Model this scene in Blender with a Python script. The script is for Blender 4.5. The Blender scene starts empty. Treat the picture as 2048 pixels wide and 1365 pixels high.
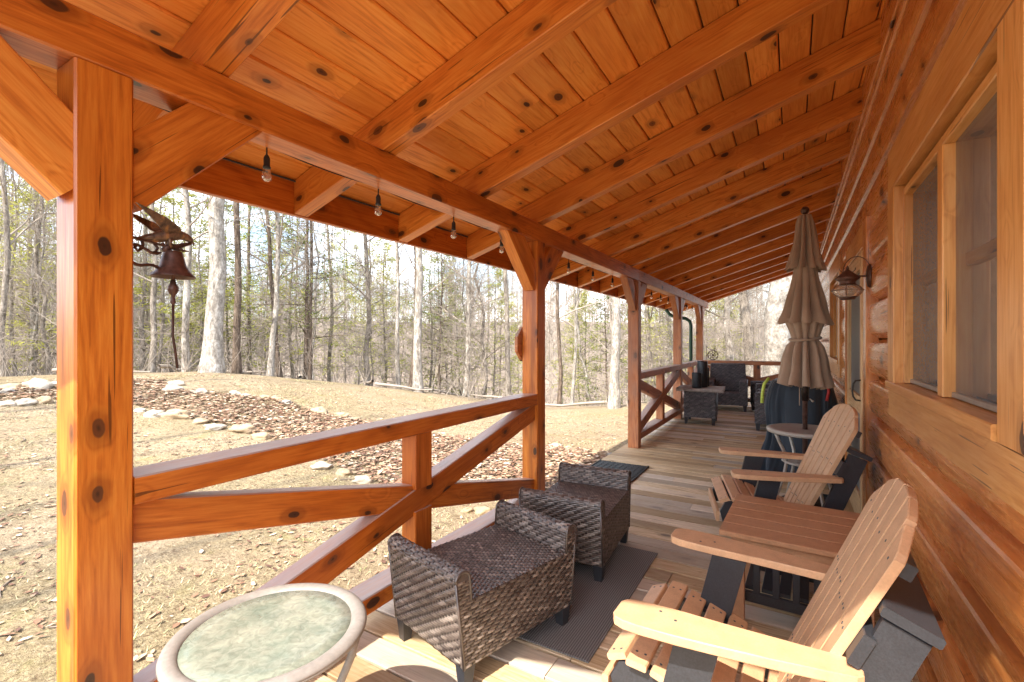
import bpy, math, random
from mathutils import Vector, Matrix, noise as mnoise
R = math.radians
rnd = random.Random(7)

# ------------------------------------------------------------------ camera
scene = bpy.context.scene
COL = scene.collection
H = 1.40                      # eye height above the deck
TH = R(30.65)                 # camera looks this far left of the porch axis (+Y)
FPX = 945.0                   # focal length in pixels of the 2048 px photograph
cam = bpy.data.cameras.new("camera"); cam.sensor_width = 36; cam.lens = FPX/2048*36
cam.shift_y = 0.0007
cam.clip_start = 0.05; cam.clip_end = 3000
camo = bpy.data.objects.new("camera", cam); COL.objects.link(camo)
camo.location = (0, 0, H); camo.rotation_euler = (R(90), 0, TH)
scene.camera = camo

# ------------------------------------------------------------------ light
SUN_EL = R(49); SUN_DIR = Vector((0.05, 1.0, 0)).normalized()      # travels almost along the porch
w = bpy.data.worlds.new("World"); scene.world = w; w.use_nodes = True
nt = w.node_tree; nt.nodes.clear()
N = nt.nodes.new; L = nt.links.new
out = N('ShaderNodeOutputWorld'); bg = N('ShaderNodeBackground'); sky = N('ShaderNodeTexSky')
sky.sky_type = 'NISHITA'; sky.sun_disc = False; sky.sun_elevation = SUN_EL
sky.sun_rotation = math.atan2(-SUN_DIR.x, -SUN_DIR.y)
sky.air_density = 1.0; sky.dust_density = 1.6
tc = N('ShaderNodeTexCoord'); mp = N('ShaderNodeMapping'); mp.inputs['Scale'].default_value = (1, 1, 3.2)
nz = N('ShaderNodeTexNoise'); nz.inputs['Scale'].default_value = 2.6; nz.inputs['Detail'].default_value = 7; nz.inputs['Roughness'].default_value = .6
rp = N('ShaderNodeValToRGB'); rp.color_ramp.elements[0].position = .42; rp.color_ramp.elements[1].position = .64
mx = N('ShaderNodeMix'); mx.data_type = 'RGBA'; mx.inputs[7].default_value = (9.3, 9.6, 10.1, 1)
L(tc.outputs['Generated'], mp.inputs[0]); L(mp.outputs[0], nz.inputs[0]); L(nz.outputs[0], rp.inputs[0])
L(rp.outputs[0], mx.inputs[0]); L(sky.outputs[0], mx.inputs[6]); L(mx.outputs[2], bg.inputs[0])
bg.inputs[1].default_value = 0.15; L(bg.outputs[0], out.inputs[0])
sl = bpy.data.lights.new("sun", 'SUN'); sl.energy = 3.1; sl.angle = R(.5); sl.color = (1, .93, .82)
so = bpy.data.objects.new("sun", sl); COL.objects.link(so)
ray = Vector((SUN_DIR.x*math.cos(SUN_EL), SUN_DIR.y*math.cos(SUN_EL), -math.sin(SUN_EL)))
so.rotation_euler = ray.to_track_quat('-Z', 'Y').to_euler(); so.location = (-3, -8, 12)
vs = scene.view_settings; vs.view_transform = 'Standard'; vs.look = 'None'; vs.gamma = 1; vs.exposure = 1.92
scene.cycles.max_bounces = 8; scene.cycles.diffuse_bounces = 6

# ------------------------------------------------------------------ pixel -> direction (measuring the photograph)
F_ = Vector((-math.sin(TH), math.cos(TH), 0)); R_ = Vector((math.cos(TH), math.sin(TH), 0))
def pix_dir(px, py): return F_ + R_*((px-1024)/FPX) + Vector((0, 0, -(py-684)/FPX))
def pix_at_z(px, py, z):
    d = pix_dir(px, py); t = (z-H)/d.z; return Vector((0, 0, H)) + d*t

# ------------------------------------------------------------------ helpers
def tag(o, label=None, cat=None, group=None, kind=None):
    if label: o['label'] = label
    if cat: o['category'] = cat
    if group: o['group'] = group
    if kind: o['kind'] = kind
    return o
def empty(name, loc, rz=0, label=None, cat=None, group=None):
    o = bpy.data.objects.new(name, None); COL.objects.link(o); o.empty_display_size = .1
    o.location = loc; o.rotation_euler = (0, 0, rz); return tag(o, label, cat, group)
def kids(o): return [c for c in list(COL.objects) if c.parent == o]
def copy_tree(o, parent=None):
    c = o.copy(); COL.objects.link(c)
    if parent: c.parent = parent
    for ch in kids(o): copy_tree(ch, c)
    return c
class MB:
    def __init__(s): s.v = []; s.f = []; s.g = []; s.r = []; s.sm = []
    def add(s, verts, faces, gcs=None, rv=None, smooth=False):
        b = len(s.v); s.v += [tuple(p) for p in verts]
        s.g += [tuple(p) for p in (gcs if gcs else verts)]
        if rv is None: rv = rnd.random()
        s.r += [rv]*len(verts); s.f += [tuple(i+b for i in f) for f in faces]; s.sm += [smooth]*len(faces)
    def beam(s, p0, p1, wd, ht, c=.004, up=(0, 0, 1), rv=None, cut0=0, cut1=0):
        """box of section wd x ht along p0->p1 with chamfered edges; cut = shear of the end along 'up'"""
        p0 = Vector(p0); p1 = Vector(p1); ax = p1-p0; ln = ax.length; ax.normalize()
        up = Vector(up); sd = ax.cross(up)
        if sd.length < 1e-4: sd = ax.cross(Vector((0, 1, 0)))
        sd.normalize(); u = sd.cross(ax).normalized()
        a, b = wd/2, ht/2; c = min(c, a*.6, b*.6)
        sec = [(-a+c, -b), (a-c, -b), (a, -b+c), (a, b-c), (a-c, b), (-a+c, b), (-a, b-c), (-a, -b+c)]
        off = (rnd.random()*40, rnd.random()*9, rnd.random()*9)
        vv = []; gg = []
        for e, (pp, cut, t) in enumerate(((p0, cut0, 0), (p1, cut1, ln))):
            for x, y in sec:
                vv.append(pp+sd*x+u*y+ax*(cut*y)); gg.append((off[0]+t+cut*y, off[1]+x, off[2]+y))
        ff = [(i, (i+1) % 8, 8+(i+1) % 8, 8+i) for i in range(8)]+[tuple(range(7, -1, -1)), tuple(range(8, 16))]
        s.add(vv, ff, gg, rv)
    def box(s, x0, x1, y0, y1, z0, z1, c=.003, axis='x', rv=None):
        if axis == 'x': s.beam((x0, (y0+y1)/2, (z0+z1)/2), (x1, (y0+y1)/2, (z0+z1)/2), y1-y0, z1-z0, c, rv=rv)
        elif axis == 'y': s.beam(((x0+x1)/2, y0, (z0+z1)/2), ((x0+x1)/2, y1, (z0+z1)/2), x1-x0, z1-z0, c, rv=rv)
        else: s.beam(((x0+x1)/2, (y0+y1)/2, z0), ((x0+x1)/2, (y0+y1)/2, z1), x1-x0, y1-y0, c, up=(0, 1, 0), rv=rv)
    def tube(s, pts, rad, n=8, rv=None, caps=True, smooth=True):
        pts = [Vector(p) for p in pts]
        if not hasattr(rad, '__len__'): rad = [rad]*len(pts)
        vv = []; gg = []; ln = 0; o = rnd.random()*20
        ref = Vector((.31, .17, .93)) if abs((pts[-1]-pts[0]).normalized().z) < .8 else Vector((1, .1, .05))
        for i, p in enumerate(pts):
            t = (pts[min(i+1, len(pts)-1)]-pts[max(i-1, 0)]).normalized()
            a = t.cross(ref).normalized(); b = t.cross(a)
            if i: ln += (p-pts[i-1]).length
            for k in range(n):
                an = 2*math.pi*k/n; q = (a*math.cos(an)+b*math.sin(an))*rad[i]
                vv.append(p+q); gg.append((o+ln, q.x+o, q.y+q.z))
        ff = [(i*n+k, i*n+(k+1) % n, (i+1)*n+(k+1) % n, (i+1)*n+k) for i in range(len(pts)-1) for k in range(n)]
        if caps: ff += [tuple(range(n-1, -1, -1)), tuple(range((len(pts)-1)*n, len(pts)*n))]
        s.add(vv, ff, gg, rv, smooth)
    def lathe(s, prof, cen=(0, 0, 0), n=24, rv=None, sx=1, sy=1):
        cx, cy, cz = cen; vv = []
        for r, z in prof:
            for k in range(n):
                a = 2*math.pi*k/n; vv.append((cx+r*sx*math.cos(a), cy+r*sy*math.sin(a), cz+z))
        m = len(prof)
        ff = [(i*n+k, i*n+(k+1) % n, (i+1)*n+(k+1) % n, (i+1)*n+k) for i in range(m-1) for k in range(n)]
        if prof[0][0] > 1e-6: ff.append(tuple(range(n-1, -1, -1)))
        if prof[-1][0] > 1e-6: ff.append(tuple(range((m-1)*n, m*n)))
        s.add(vv, ff, None, rv, True)
    def prism(s, outline, d0, d1, fr, rv=None):
        """flat board: outline [(a,b)] extruded d0..d1; fr(a,b,d)->xyz. grain runs along a"""
        n = len(outline); off = (rnd.random()*40, rnd.random()*9, rnd.random()*9)
        vv = []; gg = []
        cx = sum(p[0] for p in outline)/n; cy = sum(p[1] for p in outline)/n
        c = .003
        for d, k in ((d0, 1), (d0+c, 0), (d1-c, 0), (d1, 1)):
            for a, b in outline:
                if k:
                    l = math.hypot(a-cx, b-cy)+1e-9; a2 = a-(a-cx)/l*c; b2 = b-(b-cy)/l*c
                else: a2, b2 = a, b
                vv.append(fr(a2, b2, d)); gg.append((off[0]+a2, off[1]+b2, off[2]+d))
        ff = []
        for q in range(3): ff += [(q*n+i, q*n+(i+1) % n, (q+1)*n+(i+1) % n, (q+1)*n+i) for i in range(n)]
        ff += [tuple(range(n-1, -1, -1)), tuple(range(3*n, 4*n))]
        s.add(vv, ff, gg, rv)
    def grid(s, fn, nu, nv, smooth=True, rv=None, gfn=None):
        vv = [fn(i/nu, j/nv) for j in range(nv+1) for i in range(nu+1)]
        gg = [gfn(i/nu, j/nv) for j in range(nv+1) for i in range(nu+1)] if gfn else None
        ff = [(j*(nu+1)+i, j*(nu+1)+i+1, (j+1)*(nu+1)+i+1, (j+1)*(nu+1)+i) for j in range(nv) for i in range(nu)]
        s.add(vv, ff, gg, rv, smooth)
    def mesh(s, name, mat, off=(0, 0, 0)):
        me = bpy.data.meshes.new(name)
        vv = [(a-off[0], b-off[1], c-off[2]) for a, b, c in s.v]
        me.from_pydata(vv, [], s.f)
        at = me.attributes.new('gc', 'FLOAT_VECTOR', 'POINT'); at.data.foreach_set('vector', [c for g in s.g for c in g])
        at = me.attributes.new('rv', 'FLOAT', 'POINT'); at.data.foreach_set('value', s.r)
        ax = []
        for f in s.f:
            ys = [s.g[i][1] for i in f]; zs = [s.g[i][2] for i in f]; ax.append(1.0 if max(ys)-min(ys) < max(zs)-min(zs) else 0.0)
        at = me.attributes.new('fn', 'FLOAT', 'FACE'); at.data.foreach_set('value', ax)
        me.polygons.foreach_set('use_smooth', s.sm); me.materials.append(mat); me.update()
        return me
    def build(s, name, mat, parent=None, world=False, **kw):
        off = tuple(parent.location) if (world and parent) else (0, 0, 0)
        o = bpy.data.objects.new(name, s.mesh(name, mat, off)); COL.objects.link(o)
        if parent: o.parent = parent
        return tag(o, **kw)
def solo(mb, name, mat, base, rz=0, **kw):
    """a thing that is one mesh, built in its own local space"""
    o = bpy.data.objects.new(name, mb.mesh(name, mat)); COL.objects.link(o)
    o.location = base; o.rotation_euler = (0, 0, rz); return tag(o, **kw)

# ------------------------------------------------------------------ materials
class NT:
    def __init__(s, name):
        s.m = bpy.data.materials.new(name); s.m.use_nodes = True; s.t = s.m.node_tree; s.t.nodes.clear()
        s.out = s.n('ShaderNodeOutputMaterial'); s.p = s.n('ShaderNodeBsdfPrincipled'); s.l(s.p.outputs[0], s.out.inputs[0])
    def n(s, k): return s.t.nodes.new(k)
    def l(s, a, b): s.t.links.new(a, b)
    def attr(s, nm):
        a = s.n('ShaderNodeAttribute'); a.attribute_name = nm; return a
    def noise(s, vec, scale, detail=4, rough=.55, dist=0, mapscale=None):
        if mapscale:
            m = s.n('ShaderNodeMapping'); m.inputs['Scale'].default_value = mapscale; s.l(vec, m.inputs[0]); vec = m.outputs[0]
        n = s.n('ShaderNodeTexNoise'); n.inputs['Scale'].default_value = scale; n.inputs['Detail'].default_value = detail
        n.inputs['Roughness'].default_value = rough; n.inputs['Distortion'].default_value = dist
        s.l(vec, n.inputs[0]); return n.outputs[0]
    def ramp(s, fac, stops, interp='LINEAR'):
        r = s.n('ShaderNodeValToRGB'); r.color_ramp.interpolation = interp; e = r.color_ramp.elements
        while len(e) < len(stops): e.new(.5)
        for i, (p, c) in enumerate(stops):
            e[i].position = p; e[i].color = (c, c, c, 1) if not hasattr(c, '__len__') else (*c, 1)
        s.l(fac, r.inputs[0]); return r.outputs[0]
    def mix(s, fac, a, b, mode='MIX'):
        m = s.n('ShaderNodeMix'); m.data_type = 'RGBA'; m.blend_type = mode
        for i, x in ((0, fac), (6, a), (7, b)):
            if hasattr(x, 'is_linked') or isinstance(x, bpy.types.NodeSocket): s.l(x, m.inputs[i])
            elif hasattr(x, '__len__'): m.inputs[i].default_value = (*x, 1)
            else: m.inputs[i].default_value = x
        return m.outputs[2]
    def math(s, op, a, b=None):
        m = s.n('ShaderNodeMath'); m.operation = op
        for i, x in ((0, a), (1, b)):
            if x is None: continue
            if isinstance(x, bpy.types.NodeSocket): s.l(x, m.inputs[i])
            else: m.inputs[i].default_value = x
        return m.outputs[0]
    def bump(s, h, strength=.3, dist=.01):
        b = s.n('ShaderNodeBump'); b.inputs['Strength'].default_value = strength; b.inputs['Distance'].default_value = dist
        s.l(h, b.inputs['Height']); s.l(b.outputs[0], s.p.inputs['Normal'])
    def col(s, c):
        if isinstance(c, bpy.types.NodeSocket): s.l(c, s.p.inputs['Base Color'])
        else: s.p.inputs['Base Color'].default_value = (*c, 1)
    def set(s, **k):
        for a, b in k.items(): s.p.inputs[a.replace('_', ' ')].default_value = b

def wood(name, dark, mid, light, rough=.38, knots=.5, vary=.35, grain=1.0, weather=None, coat=0.0, bump=.15, spec=.5, topgrey=False, streak=False, rod=1, blotch=.65):
    t = NT(name); g = t.attr('gc').outputs['Vector']; rv = t.attr('rv').outputs['Fac']
    fine = t.noise(g, 6, 6, .62, .3, (.9, 16*grain, 16*grain))
    low = t.noise(g, 1.0, 2, .5, .4, (.55, 4.5, 4.5))
    fn = t.attr('fn').outputs['Fac']; sg = t.n('ShaderNodeSeparateXYZ'); t.l(g, sg.inputs[0])
    acr = t.math('ADD', t.math('MULTIPLY', sg.outputs[2], fn), t.math('MULTIPLY', sg.outputs[1], t.math('SUBTRACT', 1.0, fn)))
    cb = t.n('ShaderNodeCombineXYZ'); t.l(t.math('MULTIPLY', sg.outputs[0], 3.3), cb.inputs[0])
    t.l(t.math('MULTIPLY', t.math('ADD', acr, t.math('MULTIPLY', fn, 3.7)), 6.2), cb.inputs[1])
    wob = t.n('ShaderNodeMix'); wob.data_type = 'VECTOR'; wob.inputs[0].default_value = .075
    nn = t.n('ShaderNodeTexNoise'); nn.inputs['Scale'].default_value = 17; nn.inputs['Detail'].default_value = 2; t.l(g, nn.inputs[0])
    t.l(cb.outputs[0], wob.inputs[4]); t.l(nn.outputs[1], wob.inputs[5])
    vor = t.n('ShaderNodeTexVoronoi'); vor.voronoi_dimensions = '2D'; vor.inputs['Scale'].default_value = 1.0; t.l(wob.outputs[1], vor.inputs[0])
    d = vor.outputs['Distance']
    sep = t.n('ShaderNodeSeparateColor'); t.l(vor.outputs['Color'], sep.inputs[0])
    keep = t.math('GREATER_THAN', sep.outputs[0], 1-knots)
    size = t.math('MULTIPLY', t.math('POWER', sep.outputs[1], 1.4), .10)
    core = t.ramp(t.math('SUBTRACT', d, size), [(.036, 1), (.052, 0)])
    halo = t.ramp(t.math('SUBTRACT', d, size), [(.055, 1), (.24, 0)], 'EASE')
    bend = t.math('ADD', t.math('MULTIPLY', low, 26*grain), t.math('MULTIPLY', halo, 3.0))
    ring = t.math('ADD', t.math('MULTIPLY', t.math('SINE', t.math('MULTIPLY', bend, 2.6)), .5), .5)
    ring = t.math('POWER', ring, 2.0)
    v = t.math('ADD', t.math('MULTIPLY', fine, .74), t.math('MULTIPLY', ring, .10))
    base = t.ramp(v, [(.25, light), (.42, mid), (.62, dark)])
    big = t.noise(g, 1.0, 4, .6, .2, (.8, 2.6, 2.6))
    base = t.mix(t.ramp(big, [(.44, 0), (.66, blotch)]), base, dark)
    base = t.mix(t.math('MULTIPLY', t.math('MULTIPLY', halo, keep), .55), base, tuple(c*.55 for c in dark))
    base = t.mix(t.math('MULTIPLY', t.math('MULTIPLY', core, keep), .93), base, t.mix(t.ramp(t.math('FRACT', t.math('MULTIPLY', sep.outputs[1], 5.7)), [(.35, 0), (1, 1)]), t.mix(t.ramp(d, [(.0, 0), (.03, 1)]), (.012, .006, .004), (.035, .013, .007)), t.mix(t.ramp(d, [(.012, 0), (.04, 1)]), (.03, .012, .006), (.15, .045, .014))))
    if name == 'deck_boards':
        r3 = t.math('FRACT', t.math('MULTIPLY', rv, 7.31))
        base = t.mix(t.ramp(r3, [(.0, .75), (.45, 0)]), base, (.60, .55, .50)); base = t.mix(t.ramp(r3, [(.6, 0), (1, .6)]), base, (.36, .22, .10))
    if streak:
        st = t.noise(g, 1.0, 4, .6, .5, (.35, 9, 9)); base = t.mix(t.ramp(st, [(.50, 0), (.62, .75)]), base, tuple(c_*.7 for c_ in dark))
    crk = t.noise(g, 5, 2, .5, .2, (.30, 13, 13))
    if name != 'ceiling_pine': base = t.mix(t.ramp(crk, [(.700, 0), (.712, .8)]), base, tuple(c_*.22 for c_ in dark))
    hs = t.n('ShaderNodeHueSaturation'); t.l(base, hs.inputs['Color'])
    t.l(t.math('ADD', t.math('MULTIPLY', rv, vary), 1-vary/2), hs.inputs['Value'])
    c = hs.outputs[0]
    if topgrey:  # upward faces greyed: rain weathering, with sky reflection also mixed into the colour
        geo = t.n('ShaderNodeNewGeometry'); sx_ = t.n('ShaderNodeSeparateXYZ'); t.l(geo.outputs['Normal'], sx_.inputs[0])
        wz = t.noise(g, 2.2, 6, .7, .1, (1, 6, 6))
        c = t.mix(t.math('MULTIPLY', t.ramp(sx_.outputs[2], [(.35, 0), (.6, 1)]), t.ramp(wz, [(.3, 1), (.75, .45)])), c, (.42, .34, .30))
    if weather:
        wz = t.noise(g, 1.6, 5, .65, .1, (1, 3, 3)); c = t.mix(t.ramp(wz, [(.35, 0), (.7, weather[1])]), c, weather[0])
    t.col(c); rr = t.math('ADD', t.math('MULTIPLY', fine, .25), rough-.12); t.l(rr, t.p.inputs['Roughness'])
    t.set(Coat_Weight=coat, Coat_Roughness=.18, Specular_IOR_Level=spec)
    if bump > .2: t.bump(t.noise(g, 6, 2, .6, 0, (.9, 16*grain, 16*grain)), bump, .003)
    return t.m
def plain(name, col, rough=.5, metal=0, var=.25, scale=30, bump=.1, bd=.003, spec=.5):
    t = NT(name); tc = t.n('ShaderNodeTexCoord').outputs['Object']
    n = t.noise(tc, scale, 5, .6); n2 = t.noise(tc, scale*.12, 3, .5)
    c = t.mix(t.ramp(n, [(.3, 0), (.7, 1)]), tuple(x*(1-var) for x in col), tuple(min(1, x*(1+var)) for x in col))
    c = t.mix(t.ramp(n2, [(.4, 0), (.7, .35)]), c, tuple(x*.6 for x in col))
    t.col(c); t.set(Roughness=rough, Metallic=metal, Specular_IOR_Level=spec); t.bump(n, bump, bd); return t.m
M = {}
M['pine'] = wood('stained_pine', (.44, .115, .015), (.72, .240, .036), (.82, .35, .068), rough=.36, knots=.42, coat=.15)
M['ceil'] = wood('ceiling_pine', (.56, .180, .028), (.80, .310, .055), (.86, .41, .095), rough=.42, knots=.24, rod=2, vary=.46)
M['post'] = wood('post_pine', (.34, .075, .007), (.58, .165, .016), (.70, .245, .032), rough=.36, knots=.85, coat=.15, streak=True)
M['beam'] = wood('beam_pine', (.30, .068, .008), (.54, .145, .016), (.66, .22, .032), rough=.36, knots=.7, coat=.15)
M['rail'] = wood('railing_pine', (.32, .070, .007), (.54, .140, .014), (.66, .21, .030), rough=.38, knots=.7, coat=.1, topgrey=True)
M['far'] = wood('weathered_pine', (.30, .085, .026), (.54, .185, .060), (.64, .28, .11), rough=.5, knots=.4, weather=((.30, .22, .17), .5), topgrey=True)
M['log'] = wood('log_stain', (.38, .115, .026), (.66, .25, .064), (.76, .36, .12), rough=.28, knots=.35, rod=2, blotch=.4, coat=.35, grain=.8, vary=.25, bump=.25)
M['case'] = wood('casing_pine', (.48, .19, .048), (.70, .34, .10), (.78, .43, .16), rough=.38, knots=.16, vary=.18, coat=.2)
M['door'] = wood('door_fir', (.48, .27, .12), (.66, .43, .22), (.76, .54, .31), rough=.5, knots=.05, vary=.1)
M['deck'] = wood('deck_boards', (.24, .155, .075), (.54, .40, .235), (.72, .585, .40), rough=.62, knots=.25, rod=2, vary=.6, grain=1.5, weather=((.42, .30, .155), .4), bump=.5)
M['poly'] = plain('tan_poly_lumber', (.60, .36, .20), .48, var=.10, scale=160, bump=.25, bd=.001)
M['polyb'] = plain('black_poly_lumber', (.028, .030, .036), .42, var=.3, scale=180, bump=.25, bd=.001)
M['polyt'] = plain('brown_poly_lumber', (.47, .25, .13), .48, var=.10, scale=160, bump=.25, bd=.001)
M['metal_b'] = plain('dark_iron', (.045, .034, .030), .45, .7, var=.5, scale=50)
M['rust'] = plain('bronze_iron', (.105, .055, .042), .45, .35, var=.5, scale=40, bump=.3)
M['black'] = plain('black_plastic', (.02, .02, .02), .5, var=.2)
M['rubber'] = plain('black_rubber', (.012, .018, .020), .55, var=.4, scale=60)
M['green'] = plain('green_metal', (.028, .085, .070), .35, .2, var=.1)
M['tableframe'] = plain('stone_grey_enamel', (.27, .245, .22), .5, .1, var=.12, scale=60, bump=.25)
M['bistro'] = plain('cream_metal', (.42, .38, .33), .45, .1, var=.08)
M['slate'] = plain('grey_barn_board', (.34, .30, .27), .6, var=.3, scale=18)
M['candle'] = plain('charcoal_tin', (.030, .036, .045), .4, .3, var=.2)
M['zinc'] = plain('zinc_strip', (.45, .47, .47), .35, .8, var=.1)
M['red'] = plain('red_webbing', (.45, .03, .03), .6)
M['lime'] = plain('lime_webbing', (.50, .62, .10), .6)
M['bracket'] = plain('galv_bracket', (.08, .10, .11), .4, .6)
M['stonew'] = plain('pale_rock', (.42, .36, .28), .85, var=.32, scale=7, bump=.5, bd=.02)
M['stonet'] = plain('tan_rock', (.34, .25, .155), .85, var=.35, scale=6, bump=.5, bd=.02)
M['stoneg'] = plain('grey_rock', (.30, .27, .23), .85, var=.35, scale=6, bump=.5, bd=.02)
def fabric(name, col, rough=.85):
    t = NT(name); g = t.n('ShaderNodeTexCoord').outputs['Object']
    n = t.noise(g, 420, 2, .5); n2 = t.noise(g, 4, 4, .6)
    c = t.mix(t.ramp(n2, [(.3, 0), (.75, 1)]), tuple(x*.82 for x in col), tuple(x*1.12 for x in col))
    c = t.mix(t.ramp(n, [(.35, 0), (.7, .3)]), c, tuple(x*.6 for x in col)); t.col(c)
    t.set(Roughness=rough, Specular_IOR_Level=.2); t.p.inputs['Sheen Weight'].default_value = .2
    t.bump(n2, .35, .012); return t.m
M['taupe'] = fabric('taupe_canvas', (.40, .29, .21))
M['cover'] = fabric('navy_cover', (.030, .042, .058), .6)
def wicker_mat():
    t = NT('resin_wicker'); rv = t.attr('rv').outputs['Fac']; g = t.attr('gc').outputs['Vector']
    c = t.ramp(rv, [(0, (.016, .012, .011)), (.35, (.055, .040, .034)), (.7, (.155, .122, .102)), (1, (.34, .285, .24))])
    n = t.noise(g, 60, 3, .6); c = t.mix(t.ramp(n, [(.35, 0), (.7, .5)]), c, (.035, .032, .034))
    t.col(c); t.set(Roughness=.28, Specular_IOR_Level=.8); return t.m
M['wick'] = wicker_mat()
def wicker_dark():
    t = NT('dark_wicker'); rv = t.attr('rv').outputs['Fac']
    t.col(t.ramp(rv, [(0, (.012, .012, .016)), (.5, (.060, .057, .068)), (1, (.15, .135, .14))]))
    t.set(Roughness=.33, Specular_IOR_Level=.6); return t.m
M['wickd'] = wicker_dark()
def glassmat(name, col, rough=0.0, alpha=.25, trans=False):
    t = NT(name); tr = t.n('ShaderNodeBsdfTransparent'); tr.inputs[0].default_value = (*col, 1)
    gl = t.n('ShaderNodeBsdfGlossy'); gl.inputs['Roughness'].default_value = rough
    fr = t.n('ShaderNodeFresnel'); fr.inputs[0].default_value = 1.5
    m = t.n('ShaderNodeMixShader'); t.l(fr.outputs[0], m.inputs[0]); t.l(tr.outputs[0], m.inputs[1]); t.l(gl.outputs[0], m.inputs[2])
    t.l(m.outputs[0], t.out.inputs[0]); return t.m
M['glass'] = glassmat('clear_glass', (.93, .95, .94))
def bulbglass():
    t = NT('bulb_glass'); t.set(Roughness=.03, IOR=1.45, Transmission_Weight=.85, Alpha=.45); t.col((.9, .84, .72)); return t.m
M['bulb'] = bulbglass()
def tableglass():
    t = NT('pebbled_glass'); g = t.n('ShaderNodeTexCoord').outputs['Object']
    tr = t.n('ShaderNodeBsdfTransparent'); tr.inputs[0].default_value = (.66, .76, .70, 1)
    n = t.noise(g, 38, 4, .6, 1.0); n2 = t.noise(g, 7, 3, .6)
    t.col(t.mix(t.ramp(n2, [(.3, 0), (.7, 1)]), (.20, .25, .20), (.42, .42, .33)))
    t.set(Roughness=.12); t.bump(n, .3, .004)
    m = t.n('ShaderNodeMixShader'); t.l(t.ramp(n, [(.3, .5), (.7, .85)]), m.inputs[0])
    t.l(tr.outputs[0], m.inputs[1]); t.l(t.p.outputs[0], m.inputs[2]); t.l(m.outputs[0], t.out.inputs[0]); return t.m
M['tglass'] = tableglass()
def screen_mat(name, col, op):
    t = NT(name); g = t.n('ShaderNodeTexCoord').outputs['Object']
    tr = t.n('ShaderNodeBsdfTransparent'); n = t.noise(g, 90, 3, .6)
    t.col(t.mix(n, tuple(c*.8 for c in col), tuple(c*1.2 for c in col))); t.set(Roughness=.55)
    m = t.n('ShaderNodeMixShader'); m.inputs[0].default_value = op
    t.l(tr.outputs[0], m.inputs[1]); t.l(t.p.outputs[0], m.inputs[2]); t.l(m.outputs[0], t.out.inputs[0]); return t.m
M['screen'] = screen_mat('insect_screen', (.16, .16, .165), .55)
M['screend'] = screen_mat('door_screen', (.20, .22, .24), .9)
M['curtain'] = fabric('pale_curtain', (.80, .76, .70))
M['inside'] = plain('room_inside', (.07, .065, .065), .8)
def rugmat():
    t = NT('woven_rug'); g = t.n('ShaderNodeTexCoord').outputs['Object']
    a = t.n('ShaderNodeTexWave'); a.inputs['Scale'].default_value = 28; a.bands_direction = 'X'; t.l(g, a.inputs[0])
    b = t.n('ShaderNodeTexWave'); b.inputs['Scale'].default_value = 42; b.bands_direction = 'Y'; t.l(g, b.inputs[0])
    f = t.math('MULTIPLY', a.outputs[1], b.outputs[1]); n = t.noise(g, 5, 4, .6)
    c = t.mix(t.ramp(f, [(.1, 0), (.6, 1)]), (.085, .082, .080), (.34, .33, .32))
    c = t.mix(t.ramp(n, [(.4, 0), (.7, .3)]), c, (.16, .14, .13)); t.col(c); t.set(Roughness=.9); t.bump(f, .6, .004); return t.m
M['rug'] = rugmat()

# ------------------------------------------------------------------ terrain
CREST = [(-400, 760), (0, 757), (110, 755), (270, 750), (420, 747), (520, 753), (600, 762), (700, 773), (800, 786), (900, 801), (1000, 816), (1100, 826), (1200, 826), (1300, 820), (1700, 818), (2200, 818)]
def crest_y(px):
    for (a, ya), (b, yb) in zip(CREST, CREST[1:]):
        if a <= px <= b: return ya+(yb-ya)*(px-a)/(b-a)
    return CREST[0][1] if px < CREST[0][0] else CREST[-1][1]
def sstep(a, b, x):
    t = max(0, min(1, (x-a)/(b-a))); return t*t*(3-2*t)
def zt(x, y):
    r = math.hypot(x, y); az = math.atan2(-x, y)-TH      # + = left of view axis
    az = max(-1.2, min(1.05, az)) if abs(az) < 2.6 else 1.05
    px = 1024-math.tan(max(-1.0, min(.98, az)))*FPX
    rc = 13.5
    zc = H-(crest_y(px)-684)/FPX*rc*math.cos(max(-1.0, min(.98, az)))
    near = -.16
    if r < rc: z = near+(zc-near)*sstep(4.0, rc, r)
    else:
        k = r-rc
        z = zc-.022*k*k if k < 5 else zc-.55-.20*(k-5)
        z = max(z, -6.5)
        z = z + sstep(45, 150, r)*14.0
        if r > 170: z -= (r-170)*.03
    z += .05*mnoise.noise((x*.35, y*.35, 0))*min(1, r/5)+.018*mnoise.noise((x*1.7, y*1.7, 3))
    if r > 20: z += 1.2*mnoise.noise((x*.04, y*.04, 9))*sstep(20, 60, r)
    pk = sstep(-2.9, -2.2, x)*(1-sstep(1, 3, x)) if -1.5 < y < 13.5 else 0
    if x > 1: pk = 1 if r < 30 else 0
    return z*(1-pk)+(-.22)*pk
def pix_ground(px, py):
    d = pix_dir(px, py); t = .5
    while t < 90:
        p = Vector((0, 0, H))+d*t
        if p.z < zt(p.x, p.y): return Vector((p.x, p.y, zt(p.x, p.y)))
        t += .03 if t < 20 else .3
    return None
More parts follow.
